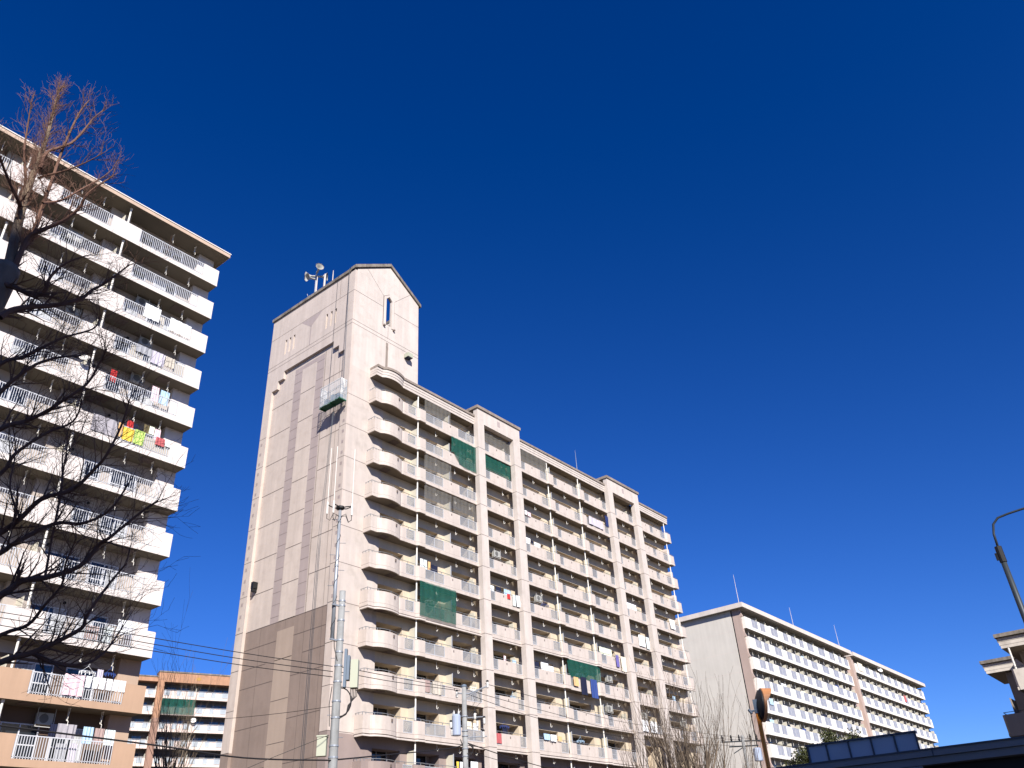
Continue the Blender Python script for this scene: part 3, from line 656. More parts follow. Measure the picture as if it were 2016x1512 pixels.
for a in [
 ('towel', 'cl_white', 17.95, 19.0, 34.1, 33.1, yb, 'left one of two white sheets over the railing of the third balcony row, left block', 'sheet'),
 ('towel', 'cl_white', 19.7, 21.15, 33.9, 32.95, yb, 'right one of two white sheets over the railing of the third balcony row, left block', 'sheet'),
 ('shirt', 'cl_beige', 19.1, 19.55, 34.0, 33.1, yi, 'small beige garment between two white sheets on the left block', 'garment'),
 ('towel', 'cl_grey', 17.95, 18.95, 31.02, 30.5, yb, 'short grey cloth over the railing of the fourth balcony row, left block', 'towel'),
 ('towel', 'cl_lav', 18.98, 19.85, 31.04, 30.15, yb, 'lavender towel between a grey and a beige towel on the left block', 'towel'),
 ('towel', 'cl_beige', 19.9, 20.5, 31.03, 30.35, yb, 'beige towel right of the lavender towel on the left block', 'towel'),
 ('clothes', 'cl_pink', 19.7, 20.15, 29.0, 28.0, yi, 'pink children\'s clothes behind the railing of the fifth row, left block', 'garment'),
 ('clothes', 'cl_ltblue', 20.25, 20.85, 28.95, 28.0, yi, 'pale blue trousers behind the railing of the fifth row, left block', 'garment'),
 ('bed_sheet', 'cl_sheetgrey', 16.5, 17.95, 25.55, 24.55, yb, 'large grey sheet at the left of the colourful laundry, left block', 'sheet'),
 ('towel', 'cl_orange', 17.98, 18.25, 25.55, 24.7, yb, 'narrow orange towel right of the large grey sheet on the left block', 'towel'),
 ('towel', 'cl_yellow', 18.27, 18.95, 25.4, 24.6, yb, 'bright yellow towel over the railing, left block', 'towel'),
 ('towel', 'cl_lime', 18.98, 19.6, 25.5, 24.6, yb, 'lime green towel beside the yellow one, left block', 'towel'),
 ('shirt', 'cl_red', 18.5, 18.85, 25.95, 25.45, yb + .1, 'small bright red shirt above the yellow towel, left block', 'garment'),
 ('shirt', 'cl_navy', 18.9, 19.15, 25.85, 25.45, yb + .1, 'small navy cloth above the lime towel, left block', 'garment'),
 ('shirt', 'cl_olive', 19.6, 19.9, 26.2, 25.6, yi - .2, 'brown garment on the hanging pole above the lime towel', 'garment'),
 ('shirt', 'cl_palegreen', 19.95, 20.25, 26.2, 25.7, yi - .2, 'pale green shirt on the hanging pole beside the brown garment', 'garment'),
 ('shirt', 'cl_pink', 20.3, 20.65, 26.15, 25.4, yi - .2, 'pink shirt on the hanging pole of the sixth row, left block', 'garment'),
 ('towel', 'cl_coral', 20.3, 20.85, 25.5, 25.0, yb, 'coral red cloth over the railing of the sixth row, left block', 'towel'),
 ('shirt', 'cl_white', 20.9, 21.2, 25.5, 25.1, yb, 'crumpled white cloth at the railing end of the sixth row, left block', 'garment'),
 ('futon', 'cl_white', 20.45, 21.2, 14.85, 14.1, yi - .1, 'white quilt hung inside the lowest white balcony row, left block', 'quilt'),
 ('curtain', 'cl_brown', 18.9, 19.6, 14.3, 13.4, yi, 'brown cloth behind the bars of the lowest white balcony row, left block', 'cloth'),
 ('clothes', 'cl_mint', 19.8, 20.3, 14.4, 13.5, yi, 'pale clothes left of the white quilt, lowest white row, left block', 'garment'),
 ('blanket', 'cl_pink', 18.2, 19.15, 11.72, 10.75, yb, 'pale pink blanket over the railing of the first tan balcony', 'blanket'),
 ('shirt', 'cl_lav', 19.85, 20.15, 12.2, 11.5, yi - .2, 'pale lilac shirt hanging high on the first tan balcony', 'garment'),
 ('futon', 'cl_sheetgrey', 18.55, 19.45, 9.55, 8.9, yi - .1, 'dark grey quilt draped on the inner pole of the lowest tan balcony', 'quilt'),
 ('towel', 'cl_ltblue', 19.75, 20.25, 9.5, 8.75, yi - .2, 'light blue towel on the pole of the lowest tan balcony', 'towel'),
 ('towel', 'cl_brown', 20.3, 20.8, 9.48, 8.75, yi - .2, 'mauve brown towel between two pale ones on the lowest tan balcony', 'towel'),
 ('towel', 'cl_mint', 20.85, 21.35, 9.46, 8.75, yi - .2, 'rightmost pale mint towel on the lowest tan balcony', 'towel'),
 ('trousers', 'cl_navy', 18.2, 18.55, 9.5, 8.9, yi - .1, 'blue garment left of the dark grey quilt on the lowest tan balcony', 'garment'),
 ('clothes', 'cl_grey', 18.7, 19.2, 8.7, 7.9, yi, 'grey clothes behind the bars of the lowest tan balcony', 'garment'),
 ('clothes', 'cl_lav', 19.35, 19.7, 8.75, 7.9, yi, 'pale violet clothes behind the bars of the lowest tan balcony', 'garment'),
 ('clothes', 'cl_red', 17.1, 17.45, 29.0, 28.2, yi, 'red cloth behind the bars, seen through the bare branches', 'garment'),
]: cloth(*a)
for j in range(6):
    x = 19.2 + j * .35
    cloth('hand_towel', 'cl_white', x, x + .3, 11.74, 11.2, yb, ['leftmost', 'second', 'third', 'fourth', 'fifth', 'rightmost'][j] + ' of the six white hand towels pegged on the first tan balcony', 'towel', 'row of white hand towels', .015)
for x0, x1, k, lab in ((20.5, 21.23, 3, 'beige reed screen at the right end of the fourth row railing, left block'), (19.65, 21.23, 5, 'beige reed screen behind the railing under the coral cloth, left block'), (17.75, 18.55, 3, 'cream board behind the bars of the fourth row, left block')):
    b = MB(); z = ZB[k] + .35; n = int((x1 - x0) / .04)
    for i in range(n): b.box(x0 + i * (x1 - x0) / n, x0 + (i + .8) * (x1 - x0) / n, FB + .1, FB + .115, z, z + .85)
    tag(build(b, 'reed_screen', 'cl_beige'), lab, 'screen', 'screens behind railings')
WS = ('washing machine', 'low white rack')
def ac_unit(x, z, y, label, hang=True):
    r = root('air_conditioner', (x, y - .15, z), label, 'air conditioner', 'air conditioner outdoor units')
    b = MB(); w_, h_, d_ = .74, .52, .27; b.box(x, x + w_, y - .36, y - .08, z, z + h_); build(b, 'casing', 'ac_white', r)
    b = MB(); c_ = (x + .3, y - .362, z + h_ / 2); b.lathe(c_, [(.21, 0), (.21, .012), (.19, .014), (.05, .012), (.05, .03)], 16, 0, (0, -1, 0)); build(b, 'fan_grille', 'grille_grey', r)
    b = MB(); fr_ = .025
    for xx in (x - .06, x + w_ + .03):
        b.box(xx, xx + fr_, y - .40, y - .375, z - .1, z + h_ + .25); b.box(xx, xx + fr_, y - .375, y - .002, z - .1, z - .07)
    b.box(x - .06, x + w_ + .06, y - .41, y - .38, z - .13, z - .1)
    build(b, 'hanging_frame', 'white_paint', r); return r
for x, z, lab in ((17.8, 34.6, 'left of the two hanging air conditioners above the white sheets, left block'), (18.6, 34.55, 'right of the two hanging air conditioners above the white sheets, left block'), (18.55, 31.85, 'air conditioner hanging above the lavender towel, left block'), (18.55, 29.15, 'air conditioner hanging above the pink children\'s clothes, left block'), (17.8, 9.55, 'large air conditioner hanging over the lowest tan balcony'), (12.9, 37.0, 'air conditioner hanging on the second row behind the branches, left block'), (14.0, 31.8, 'air conditioner hanging on the fourth row behind the branches, left block')): ac_unit(x, z, WI, lab)
for x, z, lab in ((52.0, ZA[4] + 1.75, 'air conditioner hanging between the first two pillars, fifth row'), (57.6, ZA[5] + 1.75, 'air conditioner hanging high in the bay right of the second pillar, sixth row'), (67.8, ZA[7] + 1.7, 'air conditioner hanging just left of the third pillar, eighth row'), (67.3, ZA[8] + 1.7, 'air conditioner hanging just left of the third pillar, ninth row'), (73.4, ZA[8] + 1.7, 'air conditioner hanging between the two right pillars, lowest balcony row'), (81.2, ZA[8] + 1.7, 'air conditioner hanging in the rightmost bay, lowest row')): ac_unit(x, z, W, lab)
dish = root('satellite_dish', (15.2, FB - .1, 28.2), 'white satellite dish clamped to the solid parapet of the left block', 'satellite dish')
def mk_dish(r, x, y, z, s=.26):
    b = MB(); ax = (-.45, -.72, .5); b.lathe((x, y - .25, z + .2), [(.02, -.07), (s * .5, -.05), (s * .85, 0), (s, .05), (s * .97, .05), (s * .8, .01), (.03, -.05)], 16, 0, ax); build(b, 'reflector', 'c_white', r, smooth=True)
    b = MB(); b.tube([(x, y, z - .35), (x, y - .12, z - .3), (x, y - .2, z + .15)], .02, 6); b.tube([(x, y - .2, z + .0), (x - .15, y - .55, z + .2), (x - .13, y - .5, z + .28)], .012, 5); build(b, 'arm', 'galvanised', r)
mk_dish(dish, 15.2, FB, 28.3, .28)
def rack(x, y, z, w_, key, label):     # round plastic drying rack with pegs
    r = root('drying_rack', (x, y, z), label, 'drying rack', 'plastic drying racks')
    b = MB(); pts = [(x + w_ * .5 * math.cos(t * math.pi / 6), y + w_ * .25 * math.sin(t * math.pi / 6), z) for t in range(13)]; b.tube(pts, .014, 4, cap=False)
    b.tube([(x - w_ * .5, y, z), (x + w_ * .5, y, z)], .012, 4)
    for s_ in (-.4, .4): b.tube([(x + s_ * w_, y, z), (x, y, z + .28)], .008, 4)
    b.tube([(x, y, z + .26), (x, y, z + .36), (x + .04, y, z + .39), (x + .06, y, z + .35)], .01, 4); build(b, 'frame', key, r)
    b = MB(); rnd = random.Random(len(label))
    for t in range(12): p = pts[t]; l_ = .08 + .12 * rnd.random(); b.box(p[0] - .02, p[0] + .02, p[1] - .006, p[1] + .006, z - l_, z)
    build(b, 'pegs', key, r)
rack(19.4, yi - .1, 12.02, .8, 'cl_white', 'oval white drying rack hanging over the pink blanket, first tan balcony')
rack(20.55, yi - .1, 12.1, .55, 'cl_blue', 'small blue drying rack hanging over the white hand towels, first tan balcony')
rack(58.3, VB + .15, 23.15, .95, 'cl_blue', 'bright blue drying rack right of the second pillar, sixth row')
rack(52.1, VB + .3, ZA[9] + 1.75, .95, 'cl_blue', 'dark blue drying rack between the first two pillars, tenth row')
rack(53.3, VB + .3, ZA[8] + 1.35, .5, 'cl_ltblue', 'pale blue hanger between the first two pillars, ninth row')
rack(62.2, VB + .3, ZA[9] + 1.5, .9, 'cl_ltblue', 'light blue drying rack in the middle bays, tenth row')
rack(44.0, VB + .3, ZA[6] + 1.55, 1.2, 'cl_white', 'white drying rack behind the long green net beside the curved balconies')
rack(63.0, VB + .3, ZA[7] + 1.55, 1.2, 'cl_ltblue', 'light blue drying rack behind the green net of the middle bays')
rack(47.8, VB + .3, ZA[1] + 1.65, .9, 'cl_grey', 'grey drying rack behind the swooping green net, second row')
ya = VB - .13
for a in [
 ('shirt', 'cl_white', 42.8, 43.1, ZA[5] + 1.95, ZA[5] + 1.15, 42.85, 'white shirt on the sixth row next to the curved balconies', 'garment'),
 ('shirt', 'cl_mint', 43.2, 43.5, ZA[5] + 1.95, ZA[5] + 1.2, 42.85, 'pale towel between the white shirt and an orange one, sixth row', 'towel'),
 ('shirt', 'cl_orange', 43.6, 43.9, ZA[5] + 1.9, ZA[5] + 1.25, 42.85, 'orange cloth on the sixth row next to the curved balconies', 'garment'),
 ('shirt', 'cl_navy', 44.0, 44.7, ZA[5] + 1.75, ZA[5] + 1.2, 42.85, 'navy clothes right of the orange cloth, sixth row', 'garment'),
 ('towel', 'cl_red', 52.85, 53.2, ZA[5] + 1.25, ZA[5] + .8, ya + .08, 'bright red cloth over the parapet between the first two pillars', 'towel'),
 ('towel', 'cl_mint', 53.5, 53.9, ZA[5] + 1.3, ZA[5] + .35, ya + .05, 'pale grey sheet left of the white one between the first two pillars, sixth row', 'sheet'),
 ('towel', 'cl_white', 53.93, 54.4, ZA[5] + 1.3, ZA[5] + .35, ya, 'white sheet beside the second pillar, sixth row', 'sheet'),
 ('shirt', 'cl_navy', 51.85, 52.5, ZA[5] + 1.75, ZA[5] + 1.15, 42.95, 'navy clothes hanging between the first two pillars, sixth row', 'garment'),
 ('shirt', 'cl_white', 50.9, 51.6, ZA[5] + 1.7, ZA[5] + 1.15, 42.95, 'white clothes at the left, between the first two pillars, sixth row', 'garment'),
 ('shirt', 'cl_ltblue', 52.9, 53.75, ZA[5] + 1.75, ZA[5] + 1.2, 42.95, 'light blue clothes above the red cloth, sixth row', 'garment'),
 ('trousers', 'cl_navy', 62.5, 63.3, ZA[7] + 1.25, ZA[7] - .25, ya - .03, 'black trousers hanging far over the parapet under the green net', 'trousers'),
 ('trousers', 'cl_blue', 64.0, 64.95, ZA[7] + 1.25, ZA[7] - .35, ya - .03, 'blue jeans hanging far over the parapet under the green net', 'trousers'),
 ('towel', 'cl_orange', 61.4, 62.05, ZA[7] + 1.1, ZA[7] + .35, ya - .03, 'orange cloth left of the black trousers under the green net', 'towel'),
 ('futon', 'cl_palegreen', 66.55, 68.6, ZA[6] + 1.85, ZA[6] + 1.2, 42.8, 'wide pale green quilt above the parapet left of the third pillar', 'quilt'),
 ('towel', 'cl_purple', 68.75, 69.25, ZA[6] + 1.35, ZA[6] + .25, ya, 'narrow purple patterned towel left of the cream quilt', 'towel'),
 ('futon', 'cl_cream', 69.6, 70.55, ZA[6] + 1.35, ZA[6] - .05, ya, 'cream quilt over the parapet beside the third pillar, seventh row', 'quilt'),
 ('towel', 'cl_navy', 56.3, 57.0, ZA[7] + 1.75, ZA[7] + 1.15, 42.85, 'dark clothes left of the white sheet, eighth row right of the second pillar', 'garment'),
 ('towel', 'cl_white', 57.2, 58.2, ZA[7] + 1.8, ZA[7] + 1.15, 42.8, 'white sheet above the parapet, eighth row right of the second pillar', 'sheet'),
 ('shirt', 'cl_white', 58.3, 58.9, ZA[7] + 1.65, ZA[7] + 1.15, 42.8, 'white shirt beside the white sheet, eighth row', 'garment'),
 ('towel', 'cl_white', 73.6, 74.7, ZA[5] + 1.35, ZA[5] + .25, ya, 'larger white sheet over the parapet between the right pillars, sixth row', 'sheet'),
 ('towel', 'cl_mint', 74.9, 75.6, ZA[5] + 1.35, ZA[5] + .15, ya, 'pale sheet right of the larger white one between the right pillars, sixth row', 'sheet'),
 ('towel', 'cl_white', 72.6, 73.4, ZA[4] + 1.8, ZA[4] + 1.15, 42.8, 'left white towel above the parapet between the right pillars, fifth row', 'towel'),
 ('towel', 'cl_white', 73.5, 74.4, ZA[4] + 1.8, ZA[4] + 1.1, 42.8, 'right white towel above the parapet between the right pillars, fifth row', 'towel'),
 ('shirt', 'cl_white', 80.7, 81.7, ZA[4] + 1.5, ZA[4] + .5, ya, 'white shirt hung over the parapet of the rightmost bay', 'garment'),
 ('towel', 'cl_white', 55.95, 56.35, ZA[2] + 1.5, ZA[2] + 1.1, ya + .05, 'small white towel right of the second pillar, third row', 'towel'),
 ('towel', 'cl_pink', 56.4, 56.85, ZA[2] + 1.45, ZA[2] + 1.05, ya + .05, 'small pink towel right of the second pillar, third row', 'towel'),
 ('towel', 'cl_white', 56.1, 56.9, ZA[3] + 1.75, ZA[3] + 1.15, 42.8, 'white towel right of the second pillar, fourth row', 'towel'),
 ('shirt', 'cl_navy', 57.0, 57.3, ZA[3] + 1.65, ZA[3] + 1.25, 42.8, 'tiny navy cloth between white towels, fourth row', 'garment'),
 ('towel', 'cl_white', 57.4, 58.4, ZA[3] + 1.6, ZA[3] + 1.1, 42.8, 'broader white towel right of the tiny navy cloth, fourth row', 'towel'),
 ('bed_sheet', 'cl_lav', 66.8, 69.3, ZA[1] + 1.3, ZA[1] + .45, ya + .03, 'faint violet sheet over the parapet left of the third pillar, second row', 'sheet'),
 ('towel', 'cl_ltblue', 56.5, 57.3, ZA[9] + 1.55, ZA[9] + 1.1, ya, 'light blue towel right of the second pillar, tenth row', 'towel'),
 ('towel', 'cl_white', 57.35, 58.2, ZA[9] + 1.55, ZA[9] + 1.05, ya, 'white towel beside the light blue one, tenth row', 'towel'),
 ('towel', 'cl_orange', 58.4, 58.9, ZA[9] + 1.5, ZA[9] + 1.15, ya, 'pale orange towel at the end of the towels, tenth row', 'towel'),
 ('shirt', 'cl_navy', 51.8, 52.4, ZA[9] + 1.65, ZA[9] + 1.15, 42.9, 'dark shirts under the dark blue drying rack, tenth row', 'garment'),
 ('bed_sheet', 'cl_white', 72.0, 73.2, ZA[8] + 1.35, ZA[8] + .35, ya, 'left white sheet over the parapet of the lowest row between the right pillars', 'sheet'),
 ('bed_sheet', 'cl_white', 73.6, 74.8, ZA[8] + 1.35, ZA[8] + .35, ya, 'right white sheet over the parapet of the lowest row between the right pillars', 'sheet'),
 ('bamboo_mat', 'cl_brown', 42.6, 43.55, ZA[8] + 1.2, ZA[8] + .4, ya + .05, 'left brown mat hung over the glass screen, ninth row beside the curved balconies', 'mat'),
 ('bamboo_mat', 'cl_beige', 43.75, 44.75, ZA[8] + 1.2, ZA[8] + .35, ya + .05, 'right brown mat hung over the glass screen, ninth row beside the curved balconies', 'mat'),
 ('shirt', 'cl_cream', 47.6, 48.2, ZA[9] + 1.7, ZA[9] + 1.1, 42.85, 'cream clothes behind the transformer pole, tenth row', 'garment'),
 ('shirt', 'cl_white', 48.4, 48.9, ZA[9] + 1.6, ZA[9] + 1.1, 42.85, 'white clothes beside the cream ones left of the first pillar, tenth row', 'garment'),
 ('shirt', 'cl_cream', 48.1, 48.9, ZA[8] + 1.45, ZA[8] + 1.1, 42.85, 'cream cloth left of the first pillar, ninth row', 'garment'),
 ('towel', 'cl_yellow', 46.5, 46.75, ZA[10] + 1.65, ZA[10] + 1.0, 42.85, 'narrow yellow towel left of the transformer pole, lowest row seen', 'towel'),
 ('towel', 'cl_white', 46.85, 47.3, ZA[10] + 1.65, ZA[10] + 1.0, 42.85, 'white towel beside the yellow one, lowest row seen', 'towel'),
 ('towel', 'cl_white', 48.0, 48.8, ZA[10] + 1.75, ZA[10] + 1.0, 42.85, 'white shirt right of the transformer pole, lowest row seen', 'garment'),
 ('towel', 'cl_ltblue', 79.2, 79.7, ZA[7] + 1.6, ZA[7] + 1.15, 42.7, 'light blue cloth in the rightmost bay, eighth row', 'garment'),
 ('towel', 'cl_pink', 52.3, 52.6, ZA[7] + 1.6, ZA[7] + 1.15, 42.85, 'small pink cloth between the first two pillars, eighth row', 'garment'),
 ('towel', 'cl_ltblue', 53.4, 53.9, ZA[7] + 1.45, ZA[7] + 1.1, 42.85, 'small blue cloth right of the pink one, eighth row', 'garment'),
 ('towel', 'cl_coral', 50.3, 51.3, ZA[9] + 1.1, ZA[9] + .4, VB - .02, 'pink patterned cloth on the glass screen beside the first pillar, tenth row', 'cloth'),
]: cloth(*a)
# ================================================================== BLOCK C: white slab far right, two stretches
HC = 2.75; ZC = [31.0 - HC * k for k in range(11)]; FC, WC = 46.19, 47.15
def unit_row(rt, x0, x1, g0, g1, z, first, fy, wy, top):
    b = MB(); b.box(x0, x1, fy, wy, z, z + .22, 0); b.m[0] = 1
    b.box(x0, g0, fy, fy + .12, z + .22, z + top, 0); b.box(g1, x1, fy, fy + .12, z + .22, z + top, 0); b.box(g0, g1, fy, fy + .12, z + .22, z + .42, 0)
    if first == 'l': b.box(x0, x0 + .12, fy + .12, wy, z + .22, z + top, 0)
    if first == 'r': b.box(x1 - .12, x1, fy + .12, wy, z + .22, z + top, 0)
    o = build(b, 'balcony', ['c_white', 'c_dark'], rt, loc=(x0, fy, z))
    f = MB(); f.box(g0 + .03, g1 - .03, fy + .05, fy + .07, z + .46, z + top - .05, 1); f.box(g0, g1, fy + .03, fy + .08, z + top - .05, z + top, 0)
    for x in (g0, (g0 + g1) / 2 - .02, g1 - .05): f.box(x, x + .05, fy + .02, fy + .09, z + .42, z + top - .05, 0)
    build(f, 'glass_screen', ['aluminium', 'c_glass'], o)
    f = MB(); xm = x1 - .02; f.box(xm - .04, xm, fy + .2, wy - .002, z + .22, z + 2.25, 0)
    build(f, 'partition_board', 'board_cream', o)
    f = MB()
    for x in (x0 + (x1 - x0) * .3, x0 + (x1 - x0) * .72): f.tube([(x, fy + .45, z), (x, fy + .45, z - .75)], .022, 4)
    build(f, 'laundry_hook', 'hook_white', o)
    return o
G1 = [(111.9, 113.96), (114.68, 116.43), (118.32, 120.85), (122.72, 124.63), (125.66, 127.63), (128.78, 130.59), (131.98, 134.54), (136.54, 139.38), (141.32, 143.79), (145.3, 146.9), (148.1, 150.0)]
G2 = [(153.6 + 1.1 + i * 4.02, 153.6 + 3.35 + i * 4.02) for i in range(10)]
def cblock(G, xa, xb, rows, label, pierx):
    rt = root('apartment_block', ((xa + xb) / 2, 52, 0), label, 'apartment block', 'apartment blocks of the estate')
    ed = [xa + .3] + [(G[i][1] + G[i + 1][0]) / 2 for i in range(len(G) - 1)] + [xb]
    for i in range(len(G)):
        p = unit_row(rt, ed[i], ed[i + 1], G[i][0], G[i][1], ZC[0], 'l' if i == 0 else ('r' if i == len(G) - 1 else ''), FC, WC, 1.6)
        for k in range(1, rows): dup(p, -HC * k)
    m = MB(); m.box(xa + .01, xb, WC, 58, 0, 33.6, 0)
    for i in range(len(G)):                                  # dark window strips as recesses in the wall
        pass
    build(m, 'facade_wall', 'c_dark', rt)
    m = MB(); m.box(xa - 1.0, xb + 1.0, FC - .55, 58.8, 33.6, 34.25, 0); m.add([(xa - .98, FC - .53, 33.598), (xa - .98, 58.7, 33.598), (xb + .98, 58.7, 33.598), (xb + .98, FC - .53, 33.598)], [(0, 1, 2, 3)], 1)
    build(m, 'roof_slab', ['c_roof', 'c_dark'], rt)
    m = MB(); m.box(xa - .25, xa + .01, 46.55, 47.7, 0, 33.6, 0); build(m, 'corner_pier', 'c_pier', rt)
    for k in range(0, rows):
        m = MB(); z = ZC[k] + 1.62; m.prism_x([(46.55, z), (46.55, z + 1.1), (47.0, z + 1.1), (47.0, z)], xa + .01, xa + .3); m.prism_x([(46.2, z - .1), (46.55, z - .1), (46.55, z + .75)], xa - .22, xa + .01) ; build(m, 'wall_bracket', 'c_pier', rt)
        w_ = MB()
        for i in range(len(G)): w_.box(G[i][0] - .2, G[i][1] + .2, WC - .03, WC - .002, ZC[k] + .3, ZC[k] + 2.1)
        if k > 1: build(w_, 'window_row', 'glass_dark', rt)
    return rt
c1 = cblock(G1, 109.5, 150.3, 8, 'nearer stretch of the long white block at right, with a blank grey gable', 109.5)
m = MB(); m.box(109.2, 109.5, 47.9, 58.0, 0, 33.6, 0)
for k in range(11): z = 33.0 - HC * k - 2.2; m.add([(109.195, 58, z), (109.195, 47.9, z), (109.195, 47.9, z + .05), (109.195, 58, z + .05)], [(0, 1, 2, 3)], 1)
m.box(109.35, 109.5, 47.7, 47.9, 0, 33.6, 2); build(m, 'gable_wall', ['c_gable', 'c_roof', 'groove_dark'], c1)
m = MB(); m.box(109.25, 109.55, 47.7, 47.78, 0, 33.0); build(m, 'drain_pipe', 'lamp_steel', c1)
c2 = cblock(G2, 153.3, 194.2, 7, 'farther stretch of the long white block at right, beyond the tan pier', 153.3)
m = MB(); m.box(150.3, 153.3, 46.9, 58, 0, 33.5, 0); m.box(152.2, 153.3, 46.3, 46.9, 0, 33.5, 0); build(m, 'stair_pier', 'c_pier', c2)
for x, z1, lab in ((122.6, 43.0, 'leftmost and tallest thin lightning rod on the long white block'), (144.1, 41.9, 'second thin lightning rod from the left on the long white block'), (166.2, 42.8, 'third thin lightning rod on the long white block, beyond the tan pier'), (174.0, 38.5, 'short faint lightning rod farthest right on the long white block')):
    b = MB(); b.tube([(x, 52, 34.2), (x, 52, 38), (x, 52, z1)], [.07, .05, .02], 6); b.box(x - .25, x + .25, 51.75, 52.25, 34.25, 34.6); tag(build(b, 'lightning_rod', 'c_roof'), lab, 'lightning rod', 'lightning rods on the roofs')
for a in (('futon', 'cl_cream', 154.9, 157.3, 32.9, 31.5, FC - .06, 'cream quilt over the first balcony of the farther white stretch', 'quilt'), ('futon', 'cl_white', 143.5, 144.9, 32.6, 31.1, FC - .06, 'white quilt over the top row of the nearer white stretch', 'quilt'), ('towel', 'cl_coral', 178.5, 179.6, 30.1, 28.9, FC - .06, 'pink cloth on the second row of the farther white stretch', 'towel'), ('towel', 'cl_ltblue', 112.3, 113.6, 22.0, 21.2, FC - .06, 'blue cloth beside the traffic mirror on the white block', 'towel')): cloth(*a)
rv = random.Random(77); keys = ['cl_white', 'cl_navy', 'cl_ltblue', 'cl_beige', 'cl_blue', 'cl_white', 'cl_cream', 'cl_grey']; rows_ = ['top', 'second', 'third', 'fourth', 'fifth', 'sixth', 'seventh']
for n_, (k, i) in enumerate(((0, 2), (1, 0), (1, 5), (2, 3), (2, 8), (3, 2), (3, 4), (4, 0), (4, 1), (4, 6), (5, 0), (5, 2), (5, 3), (5, 9))):
    g0, g1 = G1[i]; key = keys[n_ % 8]; nm = {'cl_white': 'white', 'cl_navy': 'navy', 'cl_ltblue': 'light blue', 'cl_beige': 'beige', 'cl_blue': 'blue', 'cl_cream': 'cream', 'cl_grey': 'grey'}[key]
    cloth('laundry', key, g0 + rv.uniform(0, .4), g1 - rv.uniform(0, .8), ZC[k] + rv.uniform(1.9, 2.1), ZC[k] + 1.2, FC + .3, '%s laundry on the %s row, nearer white stretch, %s screen from the pier' % (nm, rows_[k], ['first', 'second', 'third', 'fourth', 'fifth', 'sixth', 'seventh', 'eighth', 'ninth', 'tenth'][i]), 'laundry', 'laundry on the long white block')
d2 = root('satellite_dish', (166.6, FC, 32.9), 'white satellite dish on the top row of the farther white stretch', 'satellite dish'); mk_dish(d2, 166.6, FC, 33.0, .55)
# ================================================================== BLOCK D: orange trimmed block behind
D = root('apartment_block', (78.61, 142.46, 0), 'distant block with orange roof beam and brown pillar between two taller blocks', 'apartment block', 'apartment blocks of the estate', rz=R(-19.23), local=True)
ZD = [33.86 - 2.75 * k for k in range(10)]
def dwin(x0, x1, z): return (x0, x1)
m = MB(); m.box(-34, 40, 1.5, 12, 0, 36.6, 0); build(m, 'facade_wall', 'd_wall', D)
m = MB(); m.box(-1.15, 30, -.35, 1.5, 36.55, 38.15, 0); m.box(-1.15, 30, -.45, 2.2, 38.15, 38.4, 1); m.prism_y([(5.4, 37.1), (6.0, 37.1), (6.15, 37.4), (5.7, 37.7), (5.25, 37.4)], -.37, -.352, 2); build(m, 'roof_beam', ['d_orange', 'dirty_coping', 'd_mark'], D)
m = MB(); m.box(-34, -1.15, -.2, 1.5, 36.55, 37.3, 0); m.box(-34, -1.15, -.3, 2, 37.3, 37.5, 1); build(m, 'roof_fascia', ['d_orange', 'dirty_coping'], D)
m = MB(); m.box(-1.1, 0, -.4, 1.5, 30.5, 36.54, 0); m.box(-1.1, 0, -.4, 1.5, 0, 30.5, 1); build(m, 'pillar', ['d_orange', 'd_brown'], D)
m = MB(); m.box(12.3, 13.4, -.4, 1.5, 0, 36.54, 0); build(m, 'pillar', 'd_brown', D)
def dun(x0, x1, gl):
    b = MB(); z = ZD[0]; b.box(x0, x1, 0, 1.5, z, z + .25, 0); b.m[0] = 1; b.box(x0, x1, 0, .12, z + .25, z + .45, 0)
    e = [x0] + [v for g_ in gl for v in g_] + [x1]
    for i in range(0, len(e), 2):
        if e[i + 1] - e[i] > .02: b.box(e[i], e[i + 1], 0, .12, z + .45, z + 1.3, 0)
    o = build(b, 'balcony', ['d_cream', 'c_dark'], D, loc=(x0, 0, z))
    for a, c_ in gl:
        f = MB(); f.box(a + .05, c_ - .05, .04, .06, z + .5, z + 1.28, 1); f.box(a, a + .05, .02, .08, z + .45, z + 1.32, 0); f.box(c_ - .05, c_, .02, .08, z + .45, z + 1.32, 0); f.box(a + .05, c_ - .05, .02, .08, z + 1.28, z + 1.33, 0); build(f, 'glass_screen', ['aluminium', 'd_glass'], o)
    f = MB(); f.box(x0 + .02, x1 - .02, .04, .08, z + 1.42, z + 1.46); build(f, 'handrail', 'aluminium', o)
    f = MB(); f.box(x1 - .06, x1, .3, 1.48, z + .25, z + 2.0); build(f, 'partition_board', 'board_cream', o)
    return o
for x0, x1, gl in ((.02, 5.75, [(.25, 1.2), (2.35, 3.15), (4.25, 5.35)]), (5.8, 12.25, [(6.1, 7.2), (8.35, 9.15), (10.2, 11.3)]), (-4.6, -1.15, [(-4.5, -3.6), (-2.5, -1.5)]), (-8.5, -4.65, [(-8.2, -7.2), (-6.2, -5.2)]), (-14.3, -8.55, [(-14, -13), (-11.8, -11), (-9.9, -8.9)]), (13.45, 19, [(13.8, 14.8), (16, 17)])):
    p = dun(x0, x1, gl)
    for k in range(1, 8): dup(p, -2.75 * k)
for k in range(8):
    f = MB()
    for x in (.8, 3.0, 6.5, 9.0, -3.6, 10.8, -7): f.box(x, x + 1.5, 1.46, 1.499, ZD[k] + .3, ZD[k] + 2.1)
    build(f, 'window_row', 'glass_dark', D)
dn = MB(); q = sheet((0, 0), (5.7, 0), ZD[1] + .1, ZD[1] + 2.7, 5, .04, 16, 6); cs, sn = math.cos(R(-19.23)), math.sin(R(-19.23))
